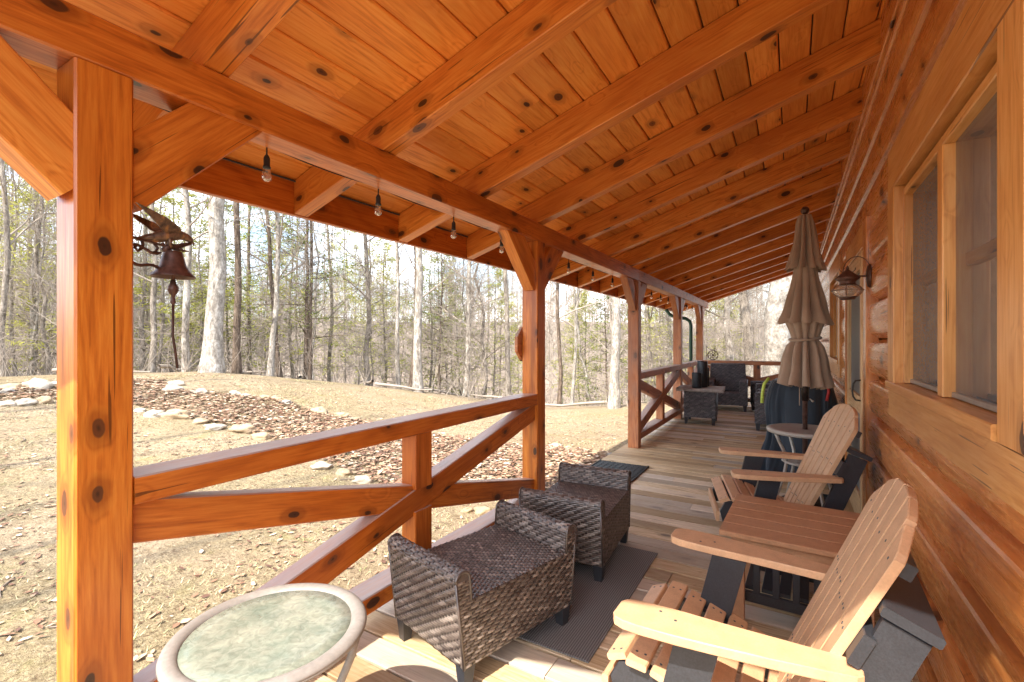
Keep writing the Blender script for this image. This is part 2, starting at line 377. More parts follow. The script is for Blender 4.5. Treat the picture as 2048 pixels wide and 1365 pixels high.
def ground():
    mb = MB(); rs = [0.0]; r = .35
    while r < 700: rs.append(r); r *= 1.035 if r < 25 else 1.07
    n = 360; vv = []; 
    for r in rs:
        for k in range(n):
            a = 2*math.pi*k/n; x, y = r*math.cos(a), r*math.sin(a); vv.append((x, y, zt(x, y)))
    ff = [(i*n+k, i*n+(k+1) % n, (i+1)*n+(k+1) % n, (i+1)*n+k) for i in range(len(rs)-1) for k in range(n)]
    mb.add(vv, ff, None, .5, True)
    t = NT('winter_lawn'); g = t.n('ShaderNodeTexCoord').outputs['Object']
    n1 = t.noise(g, .55, 5, .62, .3); n2 = t.noise(g, 9, 8, .72, .4); n3 = t.noise(g, 1.9, 5, .65, .5); n4 = t.noise(g, 38, 5, .7)
    sand = t.mix(t.ramp(n2, [(.3, 0), (.72, 1)]), (.19, .135, .080), (.47, .375, .25))
    deb = t.noise(g, 24, 6, .8, .6)
    straw = t.mix(t.ramp(n4, [(.3, 0), (.7, 1)]), (.14, .105, .056), (.40, .32, .19))
    c = t.mix(t.ramp(n1, [(.42, 0), (.58, 1)]), sand, straw)
    c = t.mix(t.ramp(deb, [(.54, 0), (.62, .85)]), c, (.12, .075, .045)); c = t.mix(t.ramp(deb, [(.34, .8), (.42, 0)]), c, (.50, .42, .31))
    c = t.mix(t.ramp(n3, [(.60, 0), (.72, .55)]), c, (.19, .18, .05))
    c = t.mix(t.ramp(n2, [(.56, 0), (.66, .8)]), c, (.14, .09, .055))
    ln = t.n('ShaderNodeVectorMath'); ln.operation = 'LENGTH'; t.l(g, ln.inputs[0])
    wood_ = t.mix(n2, (.14, .105, .080), (.34, .27, .21))
    dm = t.n('ShaderNodeMapRange'); dm.inputs[1].default_value = 14; dm.inputs[2].default_value = 17; t.l(ln.outputs['Value'], dm.inputs[0])
    c = t.mix(dm.outputs[0], c, wood_); t.col(c); t.set(Roughness=.95, Specular_IOR_Level=.15)
    t.bump(t.math('ADD', n2, t.math('MULTIPLY', n4, .5)), .9, .05)
    o = mb.build('ground', t.m, kind='structure', label='sandy winter lawn with dry straw and moss running into leaf littered woods')
ground()

# ------------------------------------------------------------------ deck
PX0, PX1 = -1.87, -1.73          # posts: outer and inner face
POSTS = [.514, 3.315, 6.163, 8.93, 11.33]
def deck():
    mb = MB(); y = .12; w_ = .138; rng = random.Random(3)
    while y < 12.0:
        joint = rng.choice([None, None, -1.2+rng.random()*1.2]); z = rng.uniform(-.0012, .0012)
        e0 = -1.95+rng.uniform(-.004, .004)
        segs = [(e0, .50)] if joint is None else [(e0, joint-.002), (joint+.002, .50)]
        for a, b in segs: mb.box(a, b, y, y+w_, -.032+z, z, .004, 'x')
        y += w_+.012
    mb.build('deck', M['deck'], kind='structure', label='weathered grey tan deck boards laid across the porch')
    m2 = MB(); m2.box(-1.945, -1.905, .13, 12.0, -.22, -.034, .004, 'y'); m2.box(-1.9, .5, .13, .17, -.22, -.034, .004, 'x')
    yy = .5
    while yy < 12: m2.box(-1.9, .5, yy, yy+.04, -.2, -.034, .003, 'x'); yy += .45
    m2.build('deck_frame', M['deck'], kind='structure', label='timber joists under the deck boards')
deck()

# ------------------------------------------------------------------ porch frame
SL = .314                                     # roof pitch
def rb(x): return H+.953+SL*(x-PX1)           # rafter underside height at x
RD = .193                                     # rafter vertical depth
EAVE = -2.445; WALLX = .447
porch = empty('porch_roof', (-1.8, 6, 0), label='long open porch roof of orange stained pine on square posts', cat='porch roof')
for i, y in enumerate(POSTS):
    mb = MB(); mat = M['post'] if i <= 1 else M['far']
    mb.box(PX0, PX1, y, y+.14, .001 if i else -.2, H+.800, .006, 'z', rv=.55)
    mb.build('post', mat, porch, world=True)
mb = MB(); mb.box(PX0, PX1, -.16, 6.23, H+.802, H+.946, .006, 'y', rv=.5); mb.build('beam', M['beam'], porch, world=True)
mb = MB(); mb.box(PX0, PX1, 6.234, 12.2, H+.802, H+.946, .006, 'y', rv=.6); mb.build('beam', M['far'], porch, world=True, label='greyed weathered far length of the beam')
bc = (PX0+PX1)/2
for i, y in enumerate(POSTS):
    for s in (-1, 1):
        ys = y if s < 0 else y+.14
        mb = MB(); k = .13*0.98
        a = Vector((bc, ys-s*.045, H+.40+.085)); b = Vector((bc, ys+s*(.42-.085+.05), H+.802+.045))
        # centre line of a 45 degree brace whose lower edge runs from z 1.79 on the post to .42 m out on the beam
        a = Vector((bc, ys+s*(-.12), H+.52-.13+.0)); dirn = Vector((0, s, 1)).normalized()
        a = Vector((bc, ys, H+.385+.13)) - dirn*.06; b = Vector((bc, ys+s*.417-s*.13, H+.802)) + dirn*.10
        if i >= 3 and s > 0: pass
        mb.beam(a, b, .09 if i else .12, .184, .004, up=(0, 0, 1), rv=.4 if s > 0 else .6)
        mb.build('knee_brace', (M['beam'] if s > 0 else M['pine']) if i < 2 else M['far'], porch, world=True)
RY = [-.32+.05]+[.862+.83*k-.83 for k in range(1, 15)]
RY = [-.30, .07]+[.862+.83*k for k in range(0, 14)]
ry_list = [-.31]+[.90+.83*k for k in range(-1, 14)]+[12.28]
for y in ry_list:
    mb = MB(); x0, x1 = EAVE+.003, WALLX
    zc0, zc1 = rb(x0)+RD/2, rb(x1)+RD/2
    mb.beam((x0, y, zc0), (x1, y, zc1), .09, RD*.954, .004, up=(0, 0, 1), cut0=.3, cut1=.3, rv=rnd.uniform(.3, .7))
    mb.build('rafter', M['pine'], porch, world=True)
# tongue and groove ceiling: boards run along the porch
mb = MB(); sx = EAVE-.02; wv = .160; j = 0
rng = random.Random(12)
while sx < .56:
    y = -.36; cuts = [rng.uniform(.5, 3.4)]
    while cuts[-1] < 12.3: cuts.append(cuts[-1]+rng.uniform(2.4, 4.2))
    ya = -.36
    for cy in cuts:
        yb = min(cy, 12.34)
        if yb-ya > .05:
            x0, x1 = sx+.0035, sx+wv-.0035
            z0, z1 = rb(x0)+RD+.002, rb(x1)+RD+.002
            off = (rnd.random()*40, rnd.random()*9, rnd.random()*9); c = .006
            vv = [(x0, ya, z0+.010), (x0+c, ya, z0+.002), (x1-c, ya, z1), (x1, ya, z1+.008), (x1, ya, z1+.03), (x0, ya, z0+.03)]
            vv += [(p[0], yb-.001, p[2]) for p in vv]
            gg = [(off[0]+p[1], off[1]+p[0], off[2]+p[2]) for p in vv]
            mb.add(vv, [(0, 1, 7, 6), (1, 2, 8, 7), (2, 3, 9, 8), (3, 4, 10, 9), (4, 5, 11, 10), (5, 0, 6, 11), (0, 5, 4, 3, 2, 1), (6, 7, 8, 9, 10, 11)], gg)
        ya = yb
        if ya >= 12.34: break
    sx += wv
mb.build('ceiling', M['ceil'], porch, world=True)
mb = MB(); a, b = EAVE-.05, .62
mb.add([(a, -.40, rb(a)+RD+.036), (b, -.40, rb(b)+RD+.036), (b, 12.4, rb(b)+RD+.036), (a, 12.4, rb(a)+RD+.036),
        (a, -.40, rb(a)+RD+.06), (b, -.40, rb(b)+RD+.06), (b, 12.4, rb(b)+RD+.06), (a, 12.4, rb(a)+RD+.06)],
       [(0, 3, 2, 1), (4, 5, 6, 7), (0, 1, 5, 4), (1, 2, 6, 5), (2, 3, 7, 6), (3, 0, 4, 7)])
mb.build('roofing', M['green'], porch, world=True)
mb = MB(); mb.box(EAVE-.04, EAVE, -.36, 12.34, rb(EAVE)-.004, rb(EAVE)+RD+.012, .004, 'y', rv=.3)
mb.build('fascia', M['beam'], porch, world=True)
mb = MB()   # dark drip line behind the fascia
mb.tube([(EAVE+.012, -.3, rb(EAVE)+RD-.008), (EAVE+.012, 12.2, rb(EAVE)+RD-.008)], .006, 6); mb.build('cable', M['black'], porch, world=True)
for yy, s in ((-.38, 1), (12.36, -1)):
    mb = MB(); mb.beam((EAVE-.04, yy, rb(EAVE-.04)+RD/2+.02), (WALLX+.12, yy, rb(WALLX+.12)+RD/2+.02), .03, RD+.03, .003, cut0=.3, cut1=.3)
    mb.build('rake_board', M['far'], porch, world=True)
# green downspout
mb = MB(); mb.tube([(-2.46, 10.95, H+.84), (-2.43, 10.95, H+.70), (-2.36, 10.97, H+.60), (-2.25, 11.0, H+.56), (-2.05, 11.08, H+.52), (-1.965, 11.12, H+.46), (-1.945, 11.13, H+.36), (-1.945, 11.13, -.15)], .038, 10)
solo(mb, 'downspout', M['green'], (0, 0, 0), label='dark green metal downspout bending down beside the far porch posts', cat='downspout')

# ------------------------------------------------------------------ railings
RT = H-.414
def railing(ya, yb, mats, label):
    top = empty('porch_railing', (bc, ya, 0), label=label, cat='railing', group=None)
    def P(mb, nm, m): return mb.build(nm, m, top, world=True)
    mb = MB(); mb.box(PX0, PX1, ya+.002, yb-.002, RT-.087, RT, .005, 'y', rv=.5); P(mb, 'top_rail', mats)
    mb = MB(); mb.box(PX0, PX1, ya+.002, yb-.002, .10, .186, .005, 'y', rv=.45); P(mb, 'bottom_rail', mats)
    ym = (ya+yb)/2; zm = (RT-.087+.186)/2; x0, x1 = PX0+.025, PX1-.022
    xc = (x0+x1)/2; wd = x1-x0
    zl, zh = .186+.055, RT-.087-.055
    mb = MB(); mb.beam((xc, ya-.03, zl-.01), (xc, yb+.03, zh+.01), wd, .135, .005, rv=.55); P(mb, 'cross_brace', mats)
    d = Vector((0, yb-ya, zl-zh)); L_ = d.length
    for (ta, tb, e) in ((0, .5-.02, -.03), (.5+.02, 1, .03)):
        pa = Vector((xc-.004, ya, zh))+d*ta; pb = Vector((xc-.004, ya, zh))+d*tb
        if ta == 0: pa += d.normalized()*-.03
        else: pb += d.normalized()*.03
        mb = MB(); mb.beam(pa, pb, wd-.006, .135, .005, rv=.5); P(mb, 'cross_brace', mats)
    for za, zb in ((zm+.06, RT-.088), (.187, zm-.06)):
        mb = MB(); mb.box(PX0+.03, PX1-.006, ym-.068, ym+.068, za, zb, .005, 'z', rv=.5); P(mb, 'baluster', mats)
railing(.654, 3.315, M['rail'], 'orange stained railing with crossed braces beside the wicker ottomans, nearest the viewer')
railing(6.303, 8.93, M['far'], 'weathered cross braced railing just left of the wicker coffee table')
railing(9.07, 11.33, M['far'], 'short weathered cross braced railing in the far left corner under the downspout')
def end_rail():
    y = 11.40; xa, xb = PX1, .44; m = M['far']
    top = empty('porch_railing', (xa, y, 0), label='cross braced railing closing the far end of the porch behind the armchairs', cat='railing')
    mb = MB(); mb.box(xa+.002, xb, y-.07, y+.07, RT-.087, RT, .005, 'x'); mb.build('top_rail', m, top, world=True)
    mb = MB(); mb.box(xa+.002, xb, y-.07, y+.07, .10, .186, .005, 'x'); mb.build('bottom_rail', m, top, world=True)
    xm = (xa+xb)/2; zl, zh = .24, RT-.14
    mb = MB(); mb.beam((xa-.03, y, zl), (xb, y, zh), .09, .135, .005); mb.build('cross_brace', m, top, world=True)
    for a_, b_ in ((0, .49), (.51, 1)):
        mb = MB(); mb.beam((xa+(xb-xa)*a_, y+.003, zh+(zl-zh)*a_), (xa+(xb-xa)*b_, y+.003, zh+(zl-zh)*b_), .086, .135, .005); mb.build('cross_brace', m, top, world=True)
    mb = MB(); mb.box(xm-.068, xm+.068, y-.045, y+.05, (zl+zh)/2+.06, RT-.088, .005, 'z'); mb.build('baluster', m, top, world=True)
    mb = MB(); mb.box(xm-.068, xm+.068, y-.045, y+.05, .187, (zl+zh)/2-.06, .005, 'z'); mb.build('baluster', m, top, world=True)
end_rail()

# ------------------------------------------------------------------ log cabin wall, windows, door
cabin = empty('log_cabin', (.5, 6, 0), label='log cabin wall of stained flat faced logs with trimmed window and door openings', cat='cabin')
XF = .462                              # log face
WIN1 = (1.605, 2.985, 1.20, 2.15); DOOR = (4.20, 5.24, 0, 2.06); WIN2 = (6.25, 7.55, 1.20, 2.15)
def log_wall():
    mb = MB(); per = .262; z0 = .11-per
    k = 0
    while z0+k*per < 3.35:
        a = z0+k*per; b = a+per
        prof = [(.53, a+.002), (.512, a+.004), (XF+.002, a+.034), (XF-.004, a+.050), (XF-.011, a+.085), (XF-.013, a+.13), (XF-.011, b-.075), (XF-.004, b-.040), (XF+.002, b-.030), (.514, b-.010), (.53, b-.002)]
        gaps = []
        for (ya, yb, za, zb) in (WIN1, DOOR, WIN2):
            if b > za+.05 and a < zb-.02: gaps.append((ya-.03, yb+.03))
        ys = -.30; segs = []
        for ga, gb in gaps: segs.append((ys, ga)); ys = gb
        segs.append((ys, 12.1))
        for ya, yb in segs:
            # butt joints now and then
            cuts = [ya]
            if yb-ya > 3: cuts.append(ya+rnd.uniform(1, yb-ya-1))
            cuts.append(yb)
            for p, q in zip(cuts, cuts[1:]):
                off = (rnd.random()*40, rnd.random()*9, rnd.random()*9); n = len(prof)
                nseg = max(1, int((q-p)/.25)); vv = []; gg = []
                for i in range(nseg+1):
                    y = p+(q-p)*i/nseg - (.0015 if i == nseg else 0)
                    for x, z in prof:
                        wv = .003*mnoise.noise((y*1.3, z*3, k*5.1)) if .508 > x else 0
                        vv.append((x+wv, y, z+wv*.6)); gg.append((off[0]+y, off[1]+z, off[2]+x))
                ff = [(i*n+j, (i+1)*n+j, (i+1)*n+j+1, i*n+j+1) for i in range(nseg) for j in range(n-1)]
                ff += [tuple(range(n)), tuple(range((nseg+1)*n-1, nseg*n-1, -1))]
                mb.add(vv, ff, gg)
        k += 1
    mb.build('wall', M['log'], cabin, world=True)
    mb = MB()
    mb.box(.43, .50, -.30, 12.2, rb(.447)-.02, rb(.447)+RD+.03, .006, 'y', rv=.3)
    mb.box(.445, .52, -.30, 12.2, rb(.447)-.075, rb(.447)-.023, .01, 'y', rv=.6)
    mb.build('ledger', M['log'], cabin, world=True)
log_wall()
# dark room behind
mb = MB()
def bx(mb, x0, x1, y0, y1, z0, z1):
    mb.add([(x0, y0, z0), (x1, y0, z0), (x1, y1, z0), (x0, y1, z0), (x0, y0, z1), (x1, y0, z1), (x1, y1, z1), (x0, y1, z1)],
           [(0, 3, 2, 1), (4, 5, 6, 7), (0, 1, 5, 4), (1, 2, 6, 5), (2, 3, 7, 6), (3, 0, 4, 7)])
bx(mb, 3.5, 3.6, -.3, 12.1, -.2, 3.4); bx(mb, .56, 3.5, -.3, 12.1, 3.3, 3.4); bx(mb, .56, 3.5, -.3, 12.1, -.2, -.1); bx(mb, .56, 3.5, -.4, -.3, -.2, 3.4); bx(mb, .56, 3.5, 12.1, 12.2, -.2, 3.4)
mb.build('room_shell', M['inside'], cabin, world=True)
def window(w_, muntin=True, near=True):
    ya, yb, za, zb = w_; ym = (ya+yb)/2
    wo = empty('window', (0, 0, 0)); wo.parent = cabin; wo.location = Vector((.46, ym, za))-cabin.location
    base = Vector((.46, ym, za))
    def P(mb, nm, m, parent=wo): 
        o = bpy.data.objects.new(nm, mb.mesh(nm, m, base)); COL.objects.link(o); o.parent = parent; return o
    cw = .16
    mb = MB()
    mb.box(.432, .50, ya-cw, ya-.0, za-.046, zb+.02, .004, 'z', rv=.7)
    mb.box(.432, .50, yb+.0, yb+cw, za-.02, zb+.02, .004, 'z', rv=.45)
    mb.box(.434, .50, ya-cw, yb+cw, zb+.022, zb+.235, .004, 'y', rv=.35)
    mb.box(.436, .50, ya-cw, yb+cw, za-.185, za-.047, .004, 'y', rv=.15)
    P(mb, 'casing', M['case'])
    mb = MB(); mb.box(.422, .55, ya+.002, yb+cw, za-.046, za-.003, .004, 'y', rv=.5); P(mb, 'sill', M['case'])
    mb = MB()
    mb.box(.47, .56, ya+.001, ya+.035, za, zb, .003, 'z'); mb.box(.47, .56, yb-.035, yb-.001, za, zb, .003, 'z')
    mb.box(.47, .56, ya+.036, yb-.036, zb-.035, zb, .003, 'y')
    mb.box(.468, .56, ym-.03, ym+.04, za, zb-.036, .004, 'z', rv=.9)
    P(mb, 'frame', M['case'])
    mb = MB(); mb.box(.492, .51, ya+.036, ym-.036, za+.001, za+.02, .002, 'y'); mb.box(.492, .51, ym+.036, yb-.036, za+.001, za+.02, .002, 'y')
    P(mb, 'track', M['zinc'])
    for a, b in ((ya+.036, ym-.036), (ym+.036, yb-.036)):
        mb = MB(); mb.add([(.503, a, za+.012), (.503, b, za+.012), (.503, b, zb-.036), (.503, a, zb-.036)], [(0, 1, 2, 3)]); P(mb, 'screen', M['screen'])
        mb = MB(); mb.add([(.548, a, za+.012), (.548, b, za+.012), (.548, b, zb-.036), (.548, a, zb-.036)], [(0, 1, 2, 3)]); P(mb, 'pane', M['glass'])
        mb = MB(); zm = (za+zb)/2+.02; mb.box(.53, .565, a, b, zm-.025, zm+.02, .003, 'y'); P(mb, 'sash_bar', M['case'])
        mb = MB(); n = 60
        mb.grid(lambda u, v: (.66+.02*math.sin(u*62+math.sin(u*9)), a+(b-a)*u, za+.02+(zb-za-.04)*v), 120, 1); P(mb, 'curtain', M['curtain'])
window(WIN1); window(WIN2)
def door():
    ya, yb, za, zb = DOOR; ym = (ya+yb)/2
    do = empty('screen_door', (0, 0, 0)); do.parent = cabin; base = Vector((.46, ym, 0)); do.location = base-cabin.location
    def P(mb, nm, m): 
        o = bpy.data.objects.new(nm, mb.mesh(nm, m, base)); COL.objects.link(o); o.parent = do; return o
    mb = MB()
    mb.box(.435, .51, ya-.17, ya-.002, .002, zb+.20, .004, 'z', rv=.3)
    mb.box(.415, .51, yb+.002, yb+.05, .002, zb+.0, .004, 'z', rv=.3)
    P(mb, 'jamb', M['log'])
    mb = MB(); mb.box(.437, .51, ya-.0, yb+.20, zb+.022, zb+.19, .004, 'y', rv=.4); mb.box(.44, .51, yb+.052, yb+.20, .002, zb+.02, .004, 'z', rv=.4); P(mb, 'casing', M['case'])
    mb = MB()
    mb.box(.43, .475, ya+.002, ya+.11, .02, zb, .004, 'z', rv=.8); mb.box(.43, .475, yb-.11, yb-.002, .02, zb, .004, 'z', rv=.7)
    mb.box(.431, .475, ya+.112, yb-.112, zb-.12, zb, .004, 'y', rv=.8)
    mb.box(.431, .475, ya+.112, yb-.112, .86, .99, .004, 'y', rv=.7); mb.box(.431, .475, ya+.112, yb-.112, .02, .24, .004, 'y', rv=.7)
    P(mb, 'frame', M['door'])
    mb = MB()
    for a, b in ((.24, .86), (.99, zb-.12)): mb.add([(.452, ya+.11, a), (.452, yb-.11, a), (.452, yb-.11, b), (.452, ya+.11, b)], [(0, 1, 2, 3)])
    P(mb, 'screen', M['screend'])
    mb = MB(); yh = ya+.05; mb.tube([(.43, yh, 1.12), (.40, yh, 1.115), (.385, yh, 1.09), (.38, yh, 1.04), (.385, yh, 1.0), (.40, yh, .975), (.43, yh, .97)], .006, 8); P(mb, 'handle', M['black'])
    mb = MB(); mb.box(.36, .50, ya, yb, .002, .03, .003, 'y'); P(mb, 'threshold', M['deck'])
door()

# ------------------------------------------------------------------ string lights
BY = [1.16, 1.77, 2.41, 2.99, 4.22, 4.87, 5.52, 6.75, 7.36, 7.95, 8.5, 9.6, 10.2, 10.8]
sl_ = empty('string_lights', (-1.85, 1.0, H+.79), label='black string lights with clear bulbs hung under the porch beam', cat='string lights')
mb = MB(); pts = []
for a, b in zip([.70]+BY, BY+[12.2]):
    for k in range(6): pts.append((-1.878, a+(b-a)*k/6, H+.815-.012*math.sin(math.pi*k/6)))
mb.tube(pts, .0028, 5); mb.build('wire', M['black'], sl_, world=True)
mb = MB(); mb.tube([(-1.80, 12.2, H+.82), (-1.80, 12.29, H+.80), (-1.80, 12.33, H+.72), (-1.80, 12.335, H+.66)], .004, 6); mb.build('wire', M['black'], sl_, world=True)
proto = None
for y in BY:
    loc = Vector((-1.862, y, H+.80))-sl_.location
    if proto is None:
        mb = MB(); mb.tube([(0, 0, .0), (0, 0, -.035)], .0035, 6); mb.lathe([(.005, -.03), (.009, -.036), (.0125, -.045), (.0125, -.075), (.015, -.078), (.015, -.086), (.0, -.086)], n=14)
        s0 = mb.build('socket', M['black'], sl_); s0.location = loc
        mb = MB(); mb.lathe([(.0095, -.084), (.012, -.092), (.018, -.108), (.0195, -.118), (.0165, -.130), (.009, -.138), (0, -.140)], n=16)
        b0 = mb.build('bulb', M['bulb'], s0)
        t = NT('filament'); t.col((.75, .55, .22)); t.set(Roughness=.4)
        mb = MB(); mb.tube([(0, 0, -.088), (0, 0, -.125)], .0022, 6); mb.build('filament', t.m, b0) if False else None
        proto = s0
    else:
        c = proto.copy(); COL.objects.link(c); c.location = loc
        for ch in kids(proto):
            d = ch.copy(); COL.objects.link(d); d.parent = c

# ------------------------------------------------------------------ eagle dinner bell on the near post
bell = empty('eagle_bell', (-1.80, .654, 1.30), label='brown iron dinner bell topped by a raised wing eagle on the near post', cat='bell')
by = .790; bxx = -1.80
mb = MB(); mb.lathe([(.0, 1.705), (.030, 1.705), (.032, 1.698), (.036, 1.685), (.044, 1.655), (.058, 1.635), (.073, 1.622), (.074, 1.617), (.070, 1.618), (.052, 1.634), (.030, 1.66), (.0, 1.69)], (bxx, by, 0), 32)
mb.v = [(bxx+(a_-bxx)*.88, by+(b_-by)*.88, c_) for a_, b_, c_ in mb.v]; mb.build('bell_cup', M['rust'], bell, world=True)
mb = MB(); mb.tube([(bxx, by, 1.66), (bxx, by, 1.605)], .006, 8); mb.lathe([(0, 1.612), (.007, 1.608), (.010, 1.595), (.016, 1.585), (.0165, 1.575), (.012, 1.563), (.006, 1.557), (.006, 1.54), (.009, 1.535), (.004, 1.525), (0, 1.52)], (bxx, by, 0), 16)
mb.tube([(bxx, by, 1.53), (bxx+.002, by-.002, 1.42), (bxx+.004, by+.006, 1.36), (bxx-.002, by+.014, 1.31)], .0045, 6)
mb.build('clapper', M['rust'], bell, world=True)
mb = MB(); mb.beam((bxx, .655, 1.735), (bxx, by+.02, 1.712), .014, .006, .001)
mb.box(bxx-.02, bxx+.02, .655, .660, 1.63, 1.76, .001, 'y')
for k, (z0, s_) in enumerate(((1.70, 1), (1.665, -1))):
    pts = [(bxx, .66+.012*q, z0+s_*.010*math.sin(q*.75)-.004*q*(k == 1)) for q in range(9)]
    mb.tube(pts, [.007, .006, .006, .0055, .005, .005, .005, .006, .002], 6)
mb.tube([(bxx, .70, 1.728), (bxx, .704, 1.715), (bxx, .70, 1.70), (bxx, .69, 1.69), (bxx, .682, 1.70), (bxx, .688, 1.71)], .005, 6)
mb.tube([(bxx, .735, 1.722), (bxx, .745, 1.71), (bxx, .74, 1.695), (bxx, .725, 1.69), (bxx, .715, 1.70)], .005, 6)
mb.build('bracket', M['rust'], bell, world=True)
mb = MB(); mb.tube([(bxx, by-.03, 1.718), (bxx, by-.012, 1.735), (bxx, by+.01, 1.738), (bxx, by+.03, 1.748), (bxx, by+.055, 1.757)], [.010, .012, .010, .008, .005], 8)
mb.tube([(bxx, by-.02, 1.72), (bxx, by-.032, 1.745)], [.008, .005], 6); mb.tube([(bxx, by+.01, 1.74), (bxx+.006, by+.028, 1.727), (bxx+.008, by+.045, 1.728)], [.006, .005, .002], 6)
mb.v = [(a_, b_, c_-.016) for a_, b_, c_ in mb.v]; mb.build('perch', M['rust'], bell, world=True)
def eagle():
    EZ = -.034
    m = NT('cast_bronze_feathers'); g = m.n('ShaderNodeTexCoord').outputs['Object']
    n = m.noise(g, 40, 4, .6, .5, (1, 1, .35)); m.col(m.ramp(n, [(.35, (.085, .060, .048)), (.55, (.22, .14, .09)), (.68, (.50, .27, .10))])); m.set(Roughness=.42, Metallic=.4); m.bump(n, .6, .004)
    mb = MB()
    # body: tail (left) to head (right)
    mb.tube([(bxx, by-.085, 1.765), (bxx, by-.055, 1.775), (bxx, by-.025, 1.785), (bxx, by+.005, 1.797), (bxx, by+.03, 1.800), (bxx, by+.048, 1.795), (bxx, by+.062, 1.786), (bxx, by+.069, 1.776)],
            [.003, .011, .020, .023, .018, .014, .010, .003], 12)
    mb.tube([(bxx, by+.064, 1.782), (bxx, by+.072, 1.776), (bxx, by+.073, 1.768)], [.006, .004, .001], 6)
    # tail fan
    def fan(pts, th=.004):
        k = len(pts); vv = [(x-th/2, y, z) for x, y, z in pts]+[(x+th/2, y, z) for x, y, z in pts]
        mb.add(vv, [tuple(range(k)), tuple(range(2*k-1, k-1, -1))]+[(i, k+i, k+(i+1) % k, (i+1) % k) for i in range(k)])
    fan([(bxx, by-.03, 1.795), (bxx, by-.065, 1.785), (bxx, by-.10, 1.765), (bxx, by-.095, 1.758), (bxx, by-.06, 1.757), (bxx, by-.02, 1.765)], .008)
    for s, dx in ((1, 0), (-1, .01)):
        tip = (bxx+s*.075, by-.125+dx*3, 1.880)
        root0 = (bxx+s*.015, by+.030, 1.802); root1 = (bxx+s*.015, by-.018, 1.790)
        pts = [root0, (bxx+s*.03, by+.014, 1.824), (bxx+s*.05, by-.03, 1.848), (bxx+s*.06, by-.08+dx, 1.868), tip,
               (bxx+s*.068, by-.108+dx*2, 1.866), (bxx+s*.062, by-.098+dx*2, 1.857), (bxx+s*.056, by-.082+dx, 1.844), (bxx+s*.048, by-.066+dx, 1.828), (bxx+s*.035, by-.045, 1.808), root1]
        fan(pts, .007)
        for q in range(5):
            a = Vector(root0).lerp(Vector(root1), q/5); b = Vector(pts[4]).lerp(Vector(pts[8]), q/5*.9)
            mb.tube([a, a.lerp(b, .5)+Vector((s*.004, 0, .002)), b], [.005, .0045, .002], 6)
    for s in (-1, 1): mb.tube([(bxx+s*.01, by-.005, 1.782), (bxx+s*.01, by-.006, 1.760), (bxx+s*.008, by+.004, 1.745)], [.009, .006, .005], 8)
    mb.v = [(a_, b_-.008, c_+EZ-max(0, c_-1.80)*.25) for a_, b_, c_ in mb.v]
    mb.build('eagle', m.m, bell, world=True)
eagle()

# ------------------------------------------------------------------ octagonal plaque behind the second post
mb = MB(); r = .152
mb.prism([(r*math.cos(R(22.5+45*k)), r*math.sin(R(22.5+45*k))) for k in range(8)], 0, .028, lambda a, b, d: (-d, a, b))
solo(mb, 'octagonal_plaque', M['far'], (-1.874, 3.39, H-.018), label='small eight sided wooden plaque on the outside of the second post', cat='plaque')

# ------------------------------------------------------------------ wall lantern
def lantern():
    x, y, z = .325, 3.93, 1.785
    o = empty('wall_lantern', (.455, y, z), label='bronze onion shaped wall lantern with wire cage beside the door', cat='lantern')
    mb = MB(); mb.lathe([(.0, 0), (.062, 0), (.064, .008), (.055, .018), (.03, .024), (0, .024)], n=24)
    mb.v = [(.452-c, y+a*.9, z+.055+b*1.25) for a, b, c in mb.v]; mb.build('backplate', M['rust'], o, world=True)
    mb = MB(); mb.tube([(.44, y, z+.055), (x+.03, y, z+.058)], .006, 8)
    import math as m_
    pts = [(.43, y, z+.06)]+[(x+.05+.075*m_.cos(R(a)), y, z+.09+.10*m_.sin(R(a))) for a in range(-10, 200, 14)]
    pts += [(x-.015+.015*m_.cos(R(a))-.0, y, z+.072+.02*m_.sin(R(a))) for a in range(200, 330, 26)]
    mb.tube(pts, .0028, 6)
    mb.tube([(x+.045*m_.cos(R(a)), y, z+.115+.035*m_.sin(R(a))) for a in range(180, 361, 20)], .0022, 6)
    mb.build('arm', M['rust'], o, world=True)
    mb = MB(); mb.lathe([(0, .135), (.006, .125), (.010, .112), (.008, .105), (.020, .095), (.070, .050), (.072, .044), (.054, .030), (.046, .022), (.045, .010), (.050, .004), (0, .004)], (x, y, z), 28); mb.build('cap', M['rust'], o, world=True)
    mb = MB(); mb.lathe([(.045, .004), (.070, -.008), (.088, -.030), (.090, -.040), (.080, -.060), (.060, -.075), (.042, -.084)], (x, y, z), 28)
    t = NT('seeded_glass'); g = t.n('ShaderNodeTexCoord').outputs['Object']; n = t.noise(g, 25, 2, .5)
    t.col((.85, .74, .62)); t.set(Roughness=.12, Transmission_Weight=.6, Alpha=.6, IOR=1.3); t.bump(n, .3, .01); mb.build('globe', t.m, o, world=True)
    mb = MB(); mb.lathe([(0, -.082), (.045, -.082), (.048, -.088), (.040, -.098), (0, -.10)], (x, y, z), 24)
    mb.tube([(x+.0925*m_.cos(R(a)), y+.0925*m_.sin(R(a)), z-.037) for a in range(0, 361, 15)], .0022, 6)
    for k in range(6):
        a = R(60*k+20); prof = [(.046, .004), (.072, -.008), (.090, -.030), (.0925, -.040), (.082, -.061), (.062, -.077), (.043, -.086)]
        mb.tube([(x+r*m_.cos(a), y+r*m_.sin(a), z+q) for r, q in prof], .002, 6)
    mb.build('cage', M['rust'], o, world=True)
lantern()

